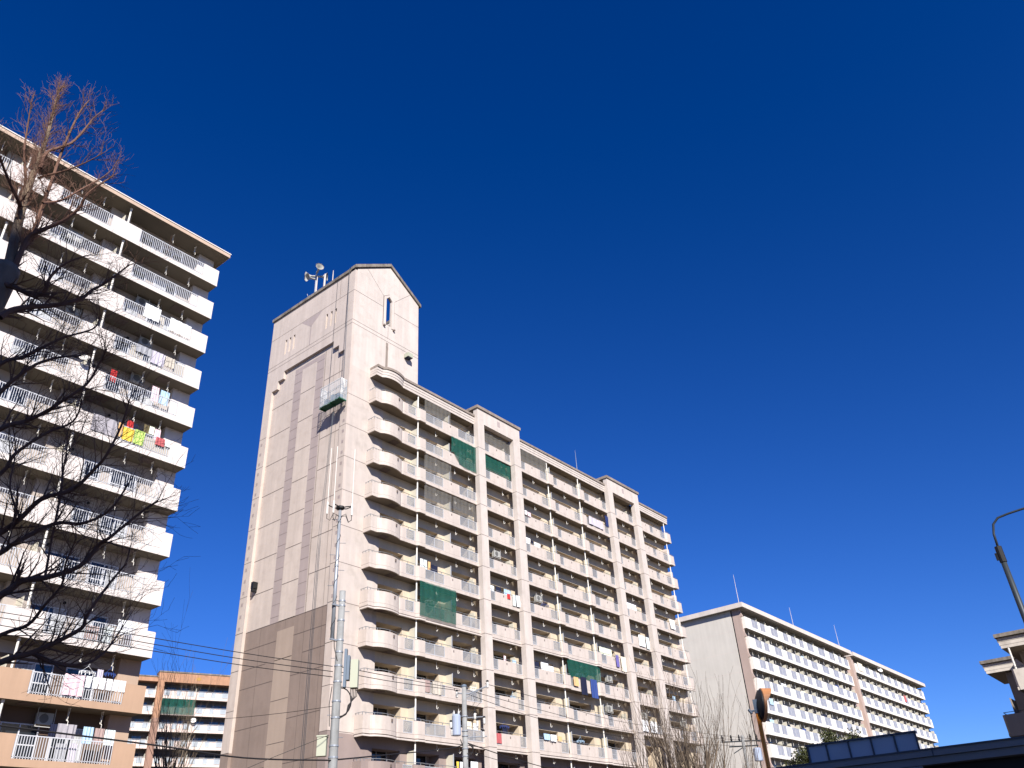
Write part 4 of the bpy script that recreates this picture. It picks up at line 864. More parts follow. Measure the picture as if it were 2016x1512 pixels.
q.v = [(78.61 + p[0] * cs - (p[1] - .25) * sn, 142.46 + p[0] * sn + (p[1] - .25) * cs, p[2]) for p in q.v]; tag(build(q, 'balcony_net', 'green_net'), 'green net over the second row of the distant orange trimmed block', 'net', 'nets closing off balconies')
d3 = root('satellite_dish', (83.9, 140.5, 29.9), 'white satellite dish on the third row of the distant orange trimmed block', 'satellite dish'); mk_dish(d3, 83.9, 140.4, 30.1, .5)
# ================================================================== BLOCK E: end of a block at the right edge
E_ = root('apartment_block', (66, 6, 0), 'end of a block at the right edge with a stepped cream cornice and jutting balconies', 'apartment block', 'apartment blocks of the estate')
def ecorn(u, v0, v1, z0, depth, name='cornice'):
    c = MB(); x1 = u + depth
    c.box(u + .235, x1, v0, v1 - .18, z0, z0 + .2, 0); c.m[0] = 2; c.box(u + .22, x1, v0, v1 - .13, z0 + .2, z0 + .41, 0); c.box(u + .205, x1, v0, v1 - .08, z0 + .43, z0 + .64, 0); c.box(u + .23, x1, v0, v1 - .14, z0 + .41, z0 + .43, 1)
    c.box(u + .12, x1, v0, v1 - .1, z0 + .64, z0 + .68, 1); c.box(u, x1 + .1, v0, v1, z0 + .68, z0 + .9, 3); return build(c, name, ['e_cream', 'groove_dark', 'soffit_shaded', 'dirty_coping'], E_)
ecorn(62.05, -6, 9.52, 13.3, 14); ecorn(70.4, -6, 12.3, 13.35, 6, 'rear_cornice')
m = MB(); m.box(64.2, 76, -6, 8.7, 0, 13.3, 0); m.box(71.2, 76, 8.7, 11.0, 0, 13.3, 0); build(m, 'side_wall', 'e_taupe', E_)
def ebal(u, v1, z, key='e_cream'):
    b = MB(); b.box(u + .02, 64.2, -6, v1, z, z + .18, 0); b.m[0] = 1; b.box(u, u + .13, -6, v1 - .12, z + .0, z + 1.25, 0); b.prism([(u, v1 - .12), (u + .13, v1 - .12), (u + .25, v1), (u + .12, v1)], z + .002, z + 1.248, 0)
    b.box(u + .25, 64.2, v1 - .13, v1, z + .18, z + 1.25, 0); b.box(u - .012, u, -6, v1 - .14, z, z + .25, 0)
    o = build(b, 'balcony', [key, 'soffit_shaded'], E_); r = MB(); r.tube([(u + .08, -6, z + 1.38), (u + .08, v1 - .1, z + 1.38), (64.1, v1 - .08, z + 1.38)], .02, 5)
    for k in range(8): r.box(u + .065, u + .095, v1 - .2 - k * .9, v1 - .17 - k * .9, z + 1.25, z + 1.38)
    build(r, 'handrail', 'lamp_steel', o); return o
ebal(62.05, 9.2, 10.68)
ebal(61.2, 10.45, 8.05, 'e_taupe');  # darker colour here carries the shade on this lower balcony
b = MB(); b.tube([(62.35, 8.95, 11.9), (62.35, 8.95, 13.3)], .06, 8); build(b, 'drain_pipe', 'drain_white', E_)
b = MB(); b.box(62.3, 64.0, 9.85, 9.9, 9.25, 10.35); build(b, 'partition_board', 'e_taupe', E_)
b = MB(); b.prism_x([(8.9, 10.2), (10.0, 10.9), (10.0, 11.4), (8.9, 13.3)], 70.8, 71.2); build(b, 'wall_bracket', 'e_taupe', E_)
OW = root('added_shade_block', (46, -10, 0), 'added block out of sight at right, put there to shade the lowest right-hand balcony', 'apartment block')  # added unseen block that keeps the sun off the lower right balcony
b = MB(); b.box(38, 52.5, -16, -6, 0, 21.8); build(b, 'wall', 'off_wall', OW); b = MB(); b.box(37.8, 52.7, -16.2, -5.8, 21.8, 22.3); build(b, 'roof', 'c_roof', OW)
# ================================================================== F: low shed roof in the foreground, bottom right
F = root('shelter_roof', (14, 3, 0), 'dark low shelter with a row of blue grey panels on its roof, bottom right corner', 'shelter')
hd = R(37.59 + 57.0)                                       # direction of its long edge
fx, fy = math.cos(hd), math.sin(hd)
def FP(a, d, z):                                             # a along the eave (to the left), d away from the camera
    return (13.55 + fx * a + fy * d, 3.53 + fy * a - fx * d, z)
def fbox(mb, a0, a1, d0, d1, z0, z1, mi=0):
    vs = [FP(a, d, z) for z in (z0, z1) for a, d in ((a0, d0), (a1, d0), (a1, d1), (a0, d1))]
    return mb.add(vs, [(0, 1, 2, 3), (7, 6, 5, 4), (4, 5, 1, 0), (5, 6, 2, 1), (6, 7, 3, 2), (7, 4, 0, 3)], mi)
ZF = 3.02
b = MB(); fbox(b, -6, 8, -.02, 3, ZF - .10, ZF, 0); fbox(b, -6, 8, .02, 3, ZF - .2, ZF - .105, 0); fbox(b, -6, 8, .05, 3, ZF - .205, ZF - .2, 1); fbox(b, .0, 8, .0, .05, ZF - .27, ZF - .21, 0); 
for a in (-5, -3.4, -1.75, -.2, 1.9, 3.4, 5.2): fbox(b, a, a + .015, -.026, -.02, ZF - .1, ZF, 1)
fbox(b, -6, 8, -.035, -.02, ZF - .018, ZF + .004, 1)
build(b, 'eave', ['roof_fascia', 'roof_metal'], F)
b = MB(); fbox(b, -6, 8, .3, 3, ZF - .5, ZF - .21, 0); build(b, 'roof_underside', 'black_plastic', F)
b = MB(); fbox(b, -6, -1.0, -.6, -.5, ZF - .62, ZF - .50, 0); build(b, 'gutter', 'roof_fascia', F)
b = MB(); fbox(b, .02, 1.62, .25, .33, ZF + .0, ZF + .26, 0)
fbox(b, 0, 1.64, .22, .36, ZF + .26, ZF + .285, 1)
for i in range(6): a = .0 + 1.6 * [0, .19, .4, .61, .82, 1][i]; fbox(b, a, a + .025, .235, .249, ZF, ZF + .26, 1)
build(b, 'panel_row', ['roof_panel', 'roof_metal'], F)
for a in (-4, 1, 5):
    b = MB(); p = FP(a, 1.5, 0); b.tube([p, (p[0], p[1], ZF - .5)], .06, 8); build(b, 'post', 'lamp_steel', F)
# ================================================================== utility poles, wires, mirror, lamp
def ring(b, x, y, z, r, h=.05): b.lathe((x, y, z), [(r, 0), (r, h)], 14)
u1 = root('utility_pole', (16.25, 19.66, 0), 'tall concrete utility pole with steel antenna mast, in front of the gabled tower', 'utility pole', 'utility poles')
PX_, PY_ = 16.24, 19.66
b = MB(); b.tube([(PX_, PY_, z) for z in (0, 4, 7, 9.84)], [.17, .138, .115, .095], 18); build(b, 'pole', 'concrete_pole', u1, smooth=True)
b = MB()
for z in (8.9, 9.35, 9.5, 7.95, 8.3, 7.55, 6.55, 6.1, 5.35, 5.05, 7.1, 4.7):
    b = MB(); ring(b, PX_, PY_, z, .175 - .0078 * z + .008, .045)
    if z in (8.3, 9.35): b.box(PX_ - .34, PX_ - .09, PY_ + .02, PY_ + .07, z, z + .045)
    build(b, 'clamp_band', 'galvanised', u1)
mx, my = PX_ - .20, PY_ + .12
b = MB(); b.tube([(mx, my, 8.35), (mx, my, 10.2), (mx, my, 12.6)], [.062, .055, .048], 12); ring(b, mx, my, 10.6, .058, .07); ring(b, mx, my, 12.1, .056, .06); build(b, 'antenna_mast', 'galvanised', u1, smooth=True)
b = MB(); pts = [(mx + .065 * math.cos(t * .9), my + .065 * math.sin(t * .9), 8.4 + t * .095) for t in range(42)]; b.tube(pts, .008, 4); pts = [(mx + .01, my - .06, 8.5), (mx + .06, my - .05, 8.1), (PX_ - .1, PY_ - .06, 7.7)]; b.tube(pts, .014, 5); build(b, 'spiral_cable', 'cable_black', u1)
b = MB(); b.lathe((mx, my, 12.55), [(.05, 0), (.14, .03), (.14, .1), (.05, .12)], 10)
ARM = [(15.64, 20.02, 12.86), (16.31, 19.49, 12.86), (15.68, 19.97, 12.48), (16.37, 19.45, 12.46)]
A4 = []
for i, (dx, dy) in enumerate(((-.30, .30), (.26, -.20), (-.24, .16), (.33, -.28))):
    pass
for i, ang in enumerate((2.3, -.25, 3.3 + .2, -1.15)):
    L_ = .42; e = (mx + L_ * math.cos(ang), my + L_ * math.sin(ang), 12.62 + (.12 if i < 2 else -.02)); A4.append(e)
    b.tube([(mx, my, 12.6), ((mx + e[0]) / 2, (my + e[1]) / 2, 12.62), e], .018, 6)
build(b, 'antenna_arm', 'black_plastic', u1)
for i, e in enumerate(A4):
    b = MB(); b.tube([(e[0], e[1], e[2] - .32), (e[0], e[1], e[2] - .05), (e[0], e[1], e[2] + .1)], [.03, .035, .03], 8); b.tube([(e[0], e[1], e[2] + .1), (e[0], e[1], e[2] + 2.1)], .012, 5); build(b, 'whip_antenna', 'c_white', u1)
    b = MB(); b.tube([(e[0], e[1], e[2] - .32), (e[0], e[1], e[2] - .48), (e[0] * .75 + mx * .25, e[1] * .75 + my * .25, e[2] - .55), (e[0] * .5 + mx * .5, e[1] * .5 + my * .5, e[2] - .3), (mx, my, 12.3)], .011, 5); build(b, 'antenna_cable', 'cable_black', u1)
b = MB()
for i, z in enumerate((12.2, 11.4, 11.0, 10.5, 10.0, 9.2, 7.8, 7.3, 6.2, 5.6)):
    s_ = 1 if i % 2 else -1; q0 = (mx, my) if z > 9.9 else (PX_, PY_); b.tube([(q0[0], q0[1], z), (q0[0] + .19 * s_, q0[1] - .15 * s_, z)], .009, 4)
build(b, 'step_bolt', 'galvanised', u1)
vx, vy = .66, -.75                                             # screen-right direction on the ground
def pb(b, a0, a1, d0, d1, z0, z1, mi=0):
    vs = [(PX_ + vx * a + (-vy) * -d, PY_ + vy * a + vx * -d, z) for z in (z0, z1) for a, d in ((a0, d0), (a1, d0), (a1, d1), (a0, d1))]
    return b.add(vs, [(3, 2, 1, 0), (4, 5, 6, 7), (0, 1, 5, 4), (1, 2, 6, 5), (2, 3, 7, 6), (3, 0, 4, 7)], mi)
b = MB(); pb(b, .17, .25, -.08, .08, 6.95, 8.05); pb(b, .26, .34, -.12, .1, 7.15, 7.85); build(b, 'equipment_plate', 'box_blue', u1)
b = MB(); pb(b, .38, .60, -.14, .12, 6.92, 7.72); build(b, 'equipment_box', 'box_beige', u1)
b = MB(); pb(b, .42, .56, -.152, -.141, 7.0, 7.62); build(b, 'box_grille', 'galvanised', u1)
b = MB(); pb(b, -.46, -.20, -.1, .12, 5.12, 5.62); pb(b, -.48, -.18, -.12, .14, 5.62, 5.66); build(b, 'meter_box', 'box_beige', u1)
b = MB()
for j in range(5): a = .40 + j * .045; b.tube([(PX_ + vx * a, PY_ + vy * a, 6.92), (PX_ + vx * (a + .0), PY_ + vy * a, 6.7), (PX_ + vx * (.42 - j * .02), PY_ + vy * (.42 - j * .02), 6.45), (PX_ + vx * .3, PY_ + vy * .3, 6.2), (PX_, PY_, 6.12 - j * .02)], .012, 5)
b.tube([(PX_ + vx * (.1 + .33 * math.sin(t * math.pi / 10)), PY_ + vy * (.1 + .33 * math.sin(t * math.pi / 10)), 6.55 - .4 * math.cos(t * math.pi / 10)) for t in range(11)], .02, 6)
b.tube([(PX_ - vx * .15, PY_ - vy * .15, 7.0), (PX_ - vx * .2, PY_ - vy * .2, 6.5), (PX_ - vx * .16, PY_ - vy * .16, 5.9)], .012, 5)
build(b, 'cable_bundle', 'cable_black', u1)
u2 = root('utility_pole', (28.2, 25.46, 0), 'slimmer concrete pole carrying a blue grey transformer, lower centre, in front of the pillars', 'utility pole', 'utility poles')
qx, qy = 28.2, 25.46
b = MB(); b.tube([(qx, qy, z) for z in (0, 5, 9.5)], [.15, .125, .1], 14); build(b, 'pole', 'concrete_pole', u2, smooth=True)
b = MB(); b.lathe((qx, qy, 9.45), [(.12, 0), (.12, .08), (.04, .12)], 12); build(b, 'pole_cap', 'box_blue', u2)
b = MB(); b.tube([(qx - vx * .3, qy - vy * .3, 9.2), (qx + vx * .2, qy + vy * .2, 9.15), (qx + vx * 1.05, qy + vy * 1.05, 9.45)], .035, 6); b.tube([(qx, qy, 8.95), (qx + vx * .7, qy + vy * .7, 9.3)], .02, 5)
for z in (8.2, 7.6, 7.4, 6.9, 6.6): ring(b, qx, qy, z, .14, .04)
for z, a in ((8.15, .9), (7.35, .95)): b.tube([(qx, qy, z), (qx + vx * a, qy + vy * a, z + .02)], .025, 5)
build(b, 'cross_arm', 'galvanised', u2)
for a, z in ((1.05, 9.5), (-.32, 9.15), (.45, 8.22), (.85, 8.0), (.8, 7.45), (-.55, 7.6), (-.6, 7.9), (.55, 7.9)):
    b = MB(); b.lathe((qx + vx * a, qy + vy * a, z - .15), [(.03, 0), (.065, .05), (.045, .08), (.07, .12), (.05, .16), (.065, .2), (.03, .28)], 10); o = build(b, 'insulator', 'porcelain', u2, smooth=True)
    b = MB(); b.lathe((qx + vx * a, qy + vy * a, z + .13), [(.06, 0), (.06, .05), (.02, .07)], 8); build(b, 'insulator_cap', 'black_plastic', o)
b = MB(); b.lathe((qx - vx * .36, qy - vy * .36, 7.45), [(.17, 0), (.19, .03), (.19, .80), (.15, .86)], 16); build(b, 'transformer', 'transformer_blue', u2, smooth=False)
b = MB()
for s_ in (-.1, .1): b.lathe((qx - vx * (.36 + s_), qy - vy * (.36 + s_), 8.3), [(.03, 0), (.045, .06), (.02, .18)], 8)
build(b, 'bushing', 'porcelain', u2)
b = MB(); 
for j in range(3): b.tube([(qx - vx * .2, qy - vy * .2, 7.3), (qx - vx * .1, qy - vy * .1 - .02 * j, 7.0), (qx, qy - .12, 6.7 - .1 * j), (qx + vx * .3, qy + vy * .3, 6.75), (qx + vx * .35, qy + vy * .35, 7.0 - .05 * j), (qx + vx * .1, qy + vy * .1, 7.15)], .018, 5)
build(b, 'cable_coil', 'cable_black', u2)
for a in (.35, .62):
    b = MB(); b.tube([(qx + vx * a, qy + vy * a, 9.25), (qx + vx * (a + .12), qy + vy * (a + .12), 8.8), (qx + vx * a * .4, qy + vy * a * .4, 8.3)], .01, 4); build(b, 'drop_cable', 'cable_black', u2)
u3 = root('utility_pole', (72.9, 33.1, 0), 'small distant utility pole with crossbars above the bare trees at right', 'utility pole', 'utility poles')
b = MB(); b.tube([(72.9, 33.1, 0), (72.9, 33.1, 12.2)], [.19, .13], 10); build(b, 'pole', 'concrete_pole', u3)
b = MB()
for z, l_ in ((11.75, 1.9), (11.35, 1.3)): b.tube([(72.9 - vx * l_, 33.1 - vy * l_, z), (72.9 + vx * l_ * 1.0, 33.1 + vy * l_ * 1.0, z)], .06, 5)
b.tube([(72.9 - vx, 33.1 - vy, 10.8), (72.9, 33.1, 11.3)], .04, 5); build(b, 'cross_arm', 'lamp_steel', u3)
for a in (-1.8, -1.0, -.3, .7, 1.25, 1.85): b = MB(); b.lathe((72.9 + vx * a, 33.1 + vy * a, 11.8), [(.06, 0), (.11, .1), (.06, .2), (.1, .3), (.04, .5)], 8); build(b, 'insulator', 'black_plastic', u3)
b = MB(); b.lathe((72.9 + vx * 1.1, 33.1 + vy * 1.1, 10.1), [(.33, 0), (.36, .05), (.36, .95), (.28, 1.05)], 14); build(b, 'transformer', 'transformer_blue', u3)
WIRES= {'w1': [(7.06, 26.06, 9.11), (8.64, 25.05, 8.95), (13.71, 22.09, 8.15), (16.05, 19.69, 7.54)], 'w2': [(7.1, 26.05, 8.95), (8.67, 25.04, 8.8), (13.73, 22.08, 7.97), (16.06, 19.68, 7.39)], 'w3': [(7.15, 26.04, 8.79), (8.72, 25.02, 8.59), (13.75, 22.07, 7.79), (16.06, 19.68, 7.24)], 'w4': [(16.16, 19.59, 7.54), (21.3, 22.52, 8.42), (28.09, 25.59, 9.36)], 'w5': [(16.17, 19.59, 7.39), (21.3, 22.52, 8.26), (28.09, 25.59, 9.3)], 'w6': [(28.27, 25.39, 9.33), (36.96, 27.38, 9.59), (49.52, 30.2, 10.12), (72.8, 33.16, 11.84)], 'w7': [(28.83, 24.76, 9.55), (36.99, 27.35, 10.15), (49.55, 30.14, 10.61), (73.16, 32.36, 11.85)], 'w8': [(28.27, 25.39, 9.16), (36.94, 27.41, 9.14), (49.83, 29.69, 9.61), (72.94, 32.86, 11.28)], 'w9': [(6.36, 21.06, 5.45), (8.08, 21.53, 5.44), (11.56, 21.03, 5.23), (14.03, 20.69, 5.05), (16.14, 19.61, 4.99)], 'w10': [(16.2, 19.56, 5.0), (19.37, 21.58, 5.55), (26.22, 24.67, 6.67), (28.15, 25.53, 7.08)], 'w11': [(15.78, 28.98, 7.33), (16.78, 26.07, 7.11), (16.51, 22.62, 6.73), (16.08, 19.66, 6.42)], 'w12': [(13.02, 20.16, 4.3), (14.14, 20.61, 4.8), (15.69, 19.72, 5.51), (16.06, 19.68, 5.65)], 'w13': [(28.24, 25.43, 7.16), (34.03, 27.9, 7.28), (41.98, 30.68, 7.4), (50.31, 32.7, 7.41)], 'w14': [(28.23, 25.43, 6.84), (34.02, 27.91, 7.01), (41.97, 30.7, 7.13)], 'w15': [(73.22, 32.23, 11.71), (78.72, 29.3, 10.91), (83.83, 26.76, 10.01)]}
def smooth_pts(p, n=6):
    P = [Vector(q) for q in p]; out = []
    for i in range(len(P) - 1):
        a = P[max(i - 1, 0)]; b_, c_ = P[i], P[i + 1]; d = P[min(i + 2, len(P) - 1)]
        for j in range(n):
            t = j / n; out.append(.5 * ((2 * b_) + (c_ - a) * t + (2 * a - 5 * b_ + 4 * c_ - d) * t * t + (3 * b_ - a - 3 * c_ + d) * t ** 3))
    return out + [P[-1]]
WLAB = {'w1': 'topmost of three parallel wires left of the tall pole', 'w2': 'middle of three parallel wires left of the tall pole', 'w3': 'lowest of three parallel wires left of the tall pole', 'w4': 'upper wire between the tall pole and the transformer pole', 'w5': 'lower wire between the tall pole and the transformer pole', 'w6': 'wire from the transformer pole top towards the distant pole, middle one', 'w7': 'wire from the crossarm tip of the transformer pole towards the distant pole', 'w8': 'lowest wire running to the distant pole behind the bare trees', 'w9': 'thick black cable crossing below the tan balconies', 'w10': 'thick cable rising from the tall pole towards the transformer pole', 'w11': 'thin service wire reaching the tall pole from behind the gable side', 'w12': 'thin wire rising steeply to the tall pole near its meter box', 'w13': 'thick cable falling right from the coil on the transformer pole', 'w14': 'lower cable falling right from the transformer pole', 'w15': 'wire leading right from the distant utility pole'}
for k_, p in WIRES.items():
    r_ = .022 if k_ in ('w9', 'w10', 'w13') else (.013 if k_ in ('w6', 'w7', 'w8', 'w14') else (.03 if k_ == 'w15' else (.012 if k_ in ('w1', 'w2', 'w3', 'w4', 'w5') else .008)))
    b = MB(); b.tube(smooth_pts(p), r_, 5); tag(build(b, 'power_cable', 'cable_black'), WLAB[k_], 'cable', 'overhead wires')
# convex traffic mirror seen from behind
mi = root('traffic_mirror', (16.55, 7.1, 0), 'orange traffic mirror seen from behind on a curved orange pole', 'traffic mirror')
b = MB(); b.tube([(16.55, 7.09, z) for z in (0, 2.5, 4.45)], .042, 12); build(b, 'pole', 'orange_paint', mi, smooth=True)
ax = Vector((.61, -.79, -.10)).normalized(); cc = Vector((16.6, 7.06, 4.52))
b = MB(); b.lathe(cc, [(.05, -.06), (.16, -.045), (.27, .0), (.305, .045)], 28, 0, ax); build(b, 'mirror_shell', 'mirror_back', mi, smooth=True)
b = MB(); b.lathe(cc, [(.30, .04), (.318, .05), (.318, .10), (.29, .10)], 28, 0, ax); build(b, 'rim', 'hood_orange', mi)
a1 = ax.orthogonal(); upv = (Vector((0, 0, 1)) - ax * ax.z).normalized(); sd = ax.cross(upv)
b = MB(); n = 14; o_ = []
for lay, (rr_, h0) in enumerate(((.32, .05), (.325, .26), (.315, .26), (.31, .05))):
    for j in range(n + 1):
        t = math.pi * (.02 + .96 * j / n); hh = h0 if lay in (0, 3) else .05 + (h0 - .05) * math.sin(t) ** .6; w_ = cc + ax * hh + (upv * math.sin(t) + sd * math.cos(t)) * rr_; o_.append(tuple(w_))
b.add(o_, [(l * (n + 1) + j, l * (n + 1) + j + 1, (l + 1) * (n + 1) + j + 1, (l + 1) * (n + 1) + j) for l in range(3) for j in range(n)]); build(b, 'hood', 'hood_orange', mi)
b = MB(); b.box(16.5, 16.6, 7.02, 7.13, 4.36, 4.62); b.tube([(16.52, 7.1, 4.42), (16.45, 7.2, 4.4)], .02, 6); b.tube([(16.45, 7.17, 4.36), (16.45, 7.22, 4.44)], .03, 6); build(b, 'clamp', 'box_blue', mi)
# street lamp right edge
la = root('street_lamp', (18.87, 2.24, 0), 'dark steel street lamp with a swan neck arm leaving the frame at right', 'street lamp')
b = MB(); b.tube([(18.87, 2.24, 0), (18.87, 2.24, 5.2), (18.87, 2.24, 7.05)], [.085, .06, .052], 12); build(b, 'pole', 'lamp_steel', la, smooth=True)
b = MB(); b.tube([(18.87, 2.24, 6.75), (18.87, 2.24, 7.08)], .068, 12); b.box(18.82, 18.85, 2.29, 2.34, 6.8, 6.95); build(b, 'collar', 'black_plastic', la)
b = MB(); b.tube([(18.87, 2.24, 7.05), (18.87, 2.225, 7.35), (18.88, 2.17, 7.55), (18.89, 2.05, 7.66), (18.92, 1.85, 7.70), (18.96, 1.45, 7.74), (19.05, .3, 7.8)], .024, 8); build(b, 'arm', 'lamp_steel', la, smooth=True)
b = MB(); b.lathe((19.08, .1, 7.72), [(.05, .1), (.14, .08), (.2, .0), (.17, -.12), (.05, -.18)], 14); build(b, 'lamp_head', 'rail_grey', la, smooth=True)
# ================================================================== trees
LIMBS= {'top': [(2.37, 9.72, 8.54), (2.32, 9.75, 9.12), (2.28, 9.78, 9.74), (2.28, 9.8, 10.22), (2.29, 9.82, 10.64), (2.29, 9.84, 11.18), (2.26, 9.86, 11.72), (2.25, 9.89, 12.12)], 'a': [(2.41, 9.71, 8.53), (2.41, 9.58, 9.04), (2.48, 9.43, 9.16), (2.64, 9.26, 9.33), (2.74, 9.1, 9.53), (2.75, 8.96, 9.72), (2.92, 8.78, 10.03)], 'b': [(2.34, 9.31, 7.64), (2.42, 9.29, 7.77), (2.57, 9.24, 7.88), (2.84, 9.16, 8.02), (3.06, 9.09, 8.21), (3.15, 9.06, 8.38), (3.26, 9.01, 8.53), (3.47, 8.93, 8.92)], 'c': [(2.33, 9.52, 8.24), (2.42, 9.42, 8.19), (2.61, 9.3, 8.11), (2.68, 9.2, 8.17), (2.67, 9.13, 8.35), (2.76, 9.03, 8.56), (2.92, 8.9, 8.71)], 'd': [(2.44, 9.7, 9.03), (2.47, 9.71, 9.2), (2.5, 9.73, 9.53), (2.5, 9.75, 9.88), (2.51, 9.77, 10.41), (2.52, 9.79, 11.04), (2.57, 9.8, 11.77), (2.64, 9.8, 12.14)], 'e': [(2.32, 9.73, 10.4), (2.34, 9.75, 10.74), (2.58, 9.73, 11.11), (2.7, 9.72, 11.54), (2.76, 9.74, 11.81), (2.87, 9.74, 12.12)], 'f': [(2.26, 9.74, 9.61), (2.17, 9.56, 9.56), (1.94, 9.42, 9.7), (1.75, 9.25, 9.8), (1.57, 9.09, 9.98)], 'e2': [(2.36, 9.82, 10.3), (2.39, 9.59, 10.21), (2.52, 9.34, 10.23), (2.65, 9.08, 10.3), (2.75, 8.82, 10.38)], 'd2': [(2.45, 9.59, 9.74), (2.66, 9.65, 9.98), (2.88, 9.71, 10.4), (3.11, 9.76, 10.84), (3.26, 9.83, 11.22)], 'f2': [(2.31, 9.93, 9.87), (2.22, 9.84, 10.21), (2.08, 9.75, 10.53), (1.98, 9.65, 10.97), (1.91, 9.55, 11.24)], 'g': [(2.41, 8.98, 6.86), (2.57, 8.88, 6.99), (2.73, 8.78, 7.17), (2.87, 8.69, 7.32), (3.09, 8.55, 7.48), (3.12, 8.49, 7.61)], 'h': [(2.49, 8.96, 6.53), (2.55, 8.85, 6.67), (2.68, 8.71, 6.87), (2.84, 8.57, 6.97), (3.0, 8.42, 7.0)], 'i': [(2.59, 8.93, 6.09), (2.74, 8.74, 6.17), (2.86, 8.55, 6.27), (2.92, 8.38, 6.35), (3.05, 8.19, 6.54), (3.07, 8.03, 6.77), (3.05, 7.89, 6.86)], 'j': [(2.71, 8.9, 5.59), (2.74, 8.74, 5.78), (2.9, 8.54, 6.0), (3.06, 8.33, 6.13), (3.05, 8.18, 6.29)], 'k': [(2.85, 8.85, 4.96), (2.93, 8.65, 5.08), (3.01, 8.44, 5.26), (3.18, 8.2, 5.33), (3.26, 7.98, 5.52), (3.27, 7.8, 5.62), (3.27, 7.61, 5.9), (3.22, 7.45, 6.11)], 'l': [(2.9, 8.84, 4.76), (2.95, 8.68, 4.83), (3.19, 8.45, 5.04), (3.37, 8.24, 5.03), (3.52, 8.03, 5.15), (3.58, 7.86, 5.42)], 'm': [(3.0, 8.8, 4.34), (3.1, 8.65, 4.47), (3.24, 8.48, 4.49), (3.46, 8.27, 4.61), (3.54, 8.12, 4.82), (3.56, 7.99, 4.85), (3.72, 7.79, 5.1), (3.81, 7.63, 5.22)], 'n': [(3.08, 8.77, 3.96), (3.2, 8.49, 4.02), (3.21, 8.25, 4.15), (3.22, 8.0, 4.29), (3.13, 7.8, 4.42), (3.08, 7.58, 4.6)], 'o': [(3.14, 8.75, 3.71), (3.34, 8.59, 3.8), (3.47, 8.45, 3.89), (3.62, 8.29, 4.02), (3.61, 8.21, 4.13), (3.7, 8.08, 4.43), (3.77, 7.95, 4.62)], 'p': [(3.34, 8.59, 3.8), (3.56, 8.56, 3.73), (3.8, 8.51, 3.74), (3.98, 8.48, 3.88), (4.12, 8.47, 4.18)], 'r': [(3.24, 8.48, 4.49), (3.23, 8.54, 4.97), (3.22, 8.6, 5.5), (3.16, 8.67, 5.99), (3.19, 8.71, 6.34)], 's': [(2.93, 8.65, 5.08), (2.79, 8.75, 5.41), (2.76, 8.81, 5.83), (2.67, 8.89, 6.2)], 't': [(3.19, 8.45, 5.04), (3.2, 8.5, 5.35), (3.18, 8.57, 5.83), (3.27, 8.58, 6.19)]}
def grow(b, p, d, r, L_, depth, rnd, segs=4, spread=.6, lift=.1, rmin=.0035, sides=4, dens=.8):
    """one branch with side twigs; returns nothing, adds to mesh b"""
    pts = [p.copy()]; rs = [r]; dd = d.normalized()
    for i in range(segs):
        dd = (dd + Vector((rnd.uniform(-1, 1), rnd.uniform(-1, 1), rnd.uniform(-1, 1))) * .16 + Vector((0, 0, lift * .25))).normalized()
        p = p + dd * (L_ / segs); pts.append(p.copy()); rs.append(max(rmin * .7, r * (1 - .75 * (i + 1) / segs)))
        if depth > 0 and i < segs:
            for _ in range(1 if rnd.random() < dens else 0):
                s_ = Vector((rnd.uniform(-1, 1), rnd.uniform(-1, 1), rnd.uniform(-.7, 1))); s_ = (s_ - dd * s_.dot(dd)); 
                if s_.length < .1: continue
                nd = (dd * (1 - spread * .45) + s_.normalized() * spread + Vector((0, 0, lift))).normalized()
                grow(b, p, nd, max(rmin, rs[-1] * .62), L_ * rnd.uniform(.42, .72), depth - 1, rnd, 3, spread, lift, rmin, 3, dens)
    b.tube(pts, rs, sides, cap=False)
rnd = random.Random(5)
T = root('bare_tree', (2.3, 9.7, 0), 'large bare tree at the left edge, dark below and sunlit brown at its top', 'tree', 'bare winter trees')
b = MB(); tk = [(1.9, 9.3, -.1), (1.95, 9.35, 2), (2.05, 9.45, 4), (2.12, 9.5, 6), (2.2, 9.6, 7.6), (2.33, 9.72, 8.6)]; b.tube(smooth_pts(tk), [.34 - .17 * i / 30 for i in range(31)], 14)
tp = smooth_pts(LIMBS['top']); b.tube([Vector(tk[-1])] + tp, [.12] + [.075 - .07 * min(1, (i / len(tp)) ** .8) for i in range(len(tp))] if 0 else [.12] + [.07 - .065 * i / len(tp) for i in range(len(tp))], 10); build(b, 'trunk', 'bark_pale', T, smooth=True)
b = MB()
R0 = {'a': .045, 'b': .05, 'c': .045, 'd': .045, 'e': .03, 'f': .035, 'e2': .022, 'd2': .022, 'f2': .028, 'g': .035, 'h': .04, 'i': .04, 'j': .035, 'k': .042, 'l': .042, 'm': .05, 'n': .03, 'o': .045, 'p': .03, 'r': .016, 's': .016, 't': .014}
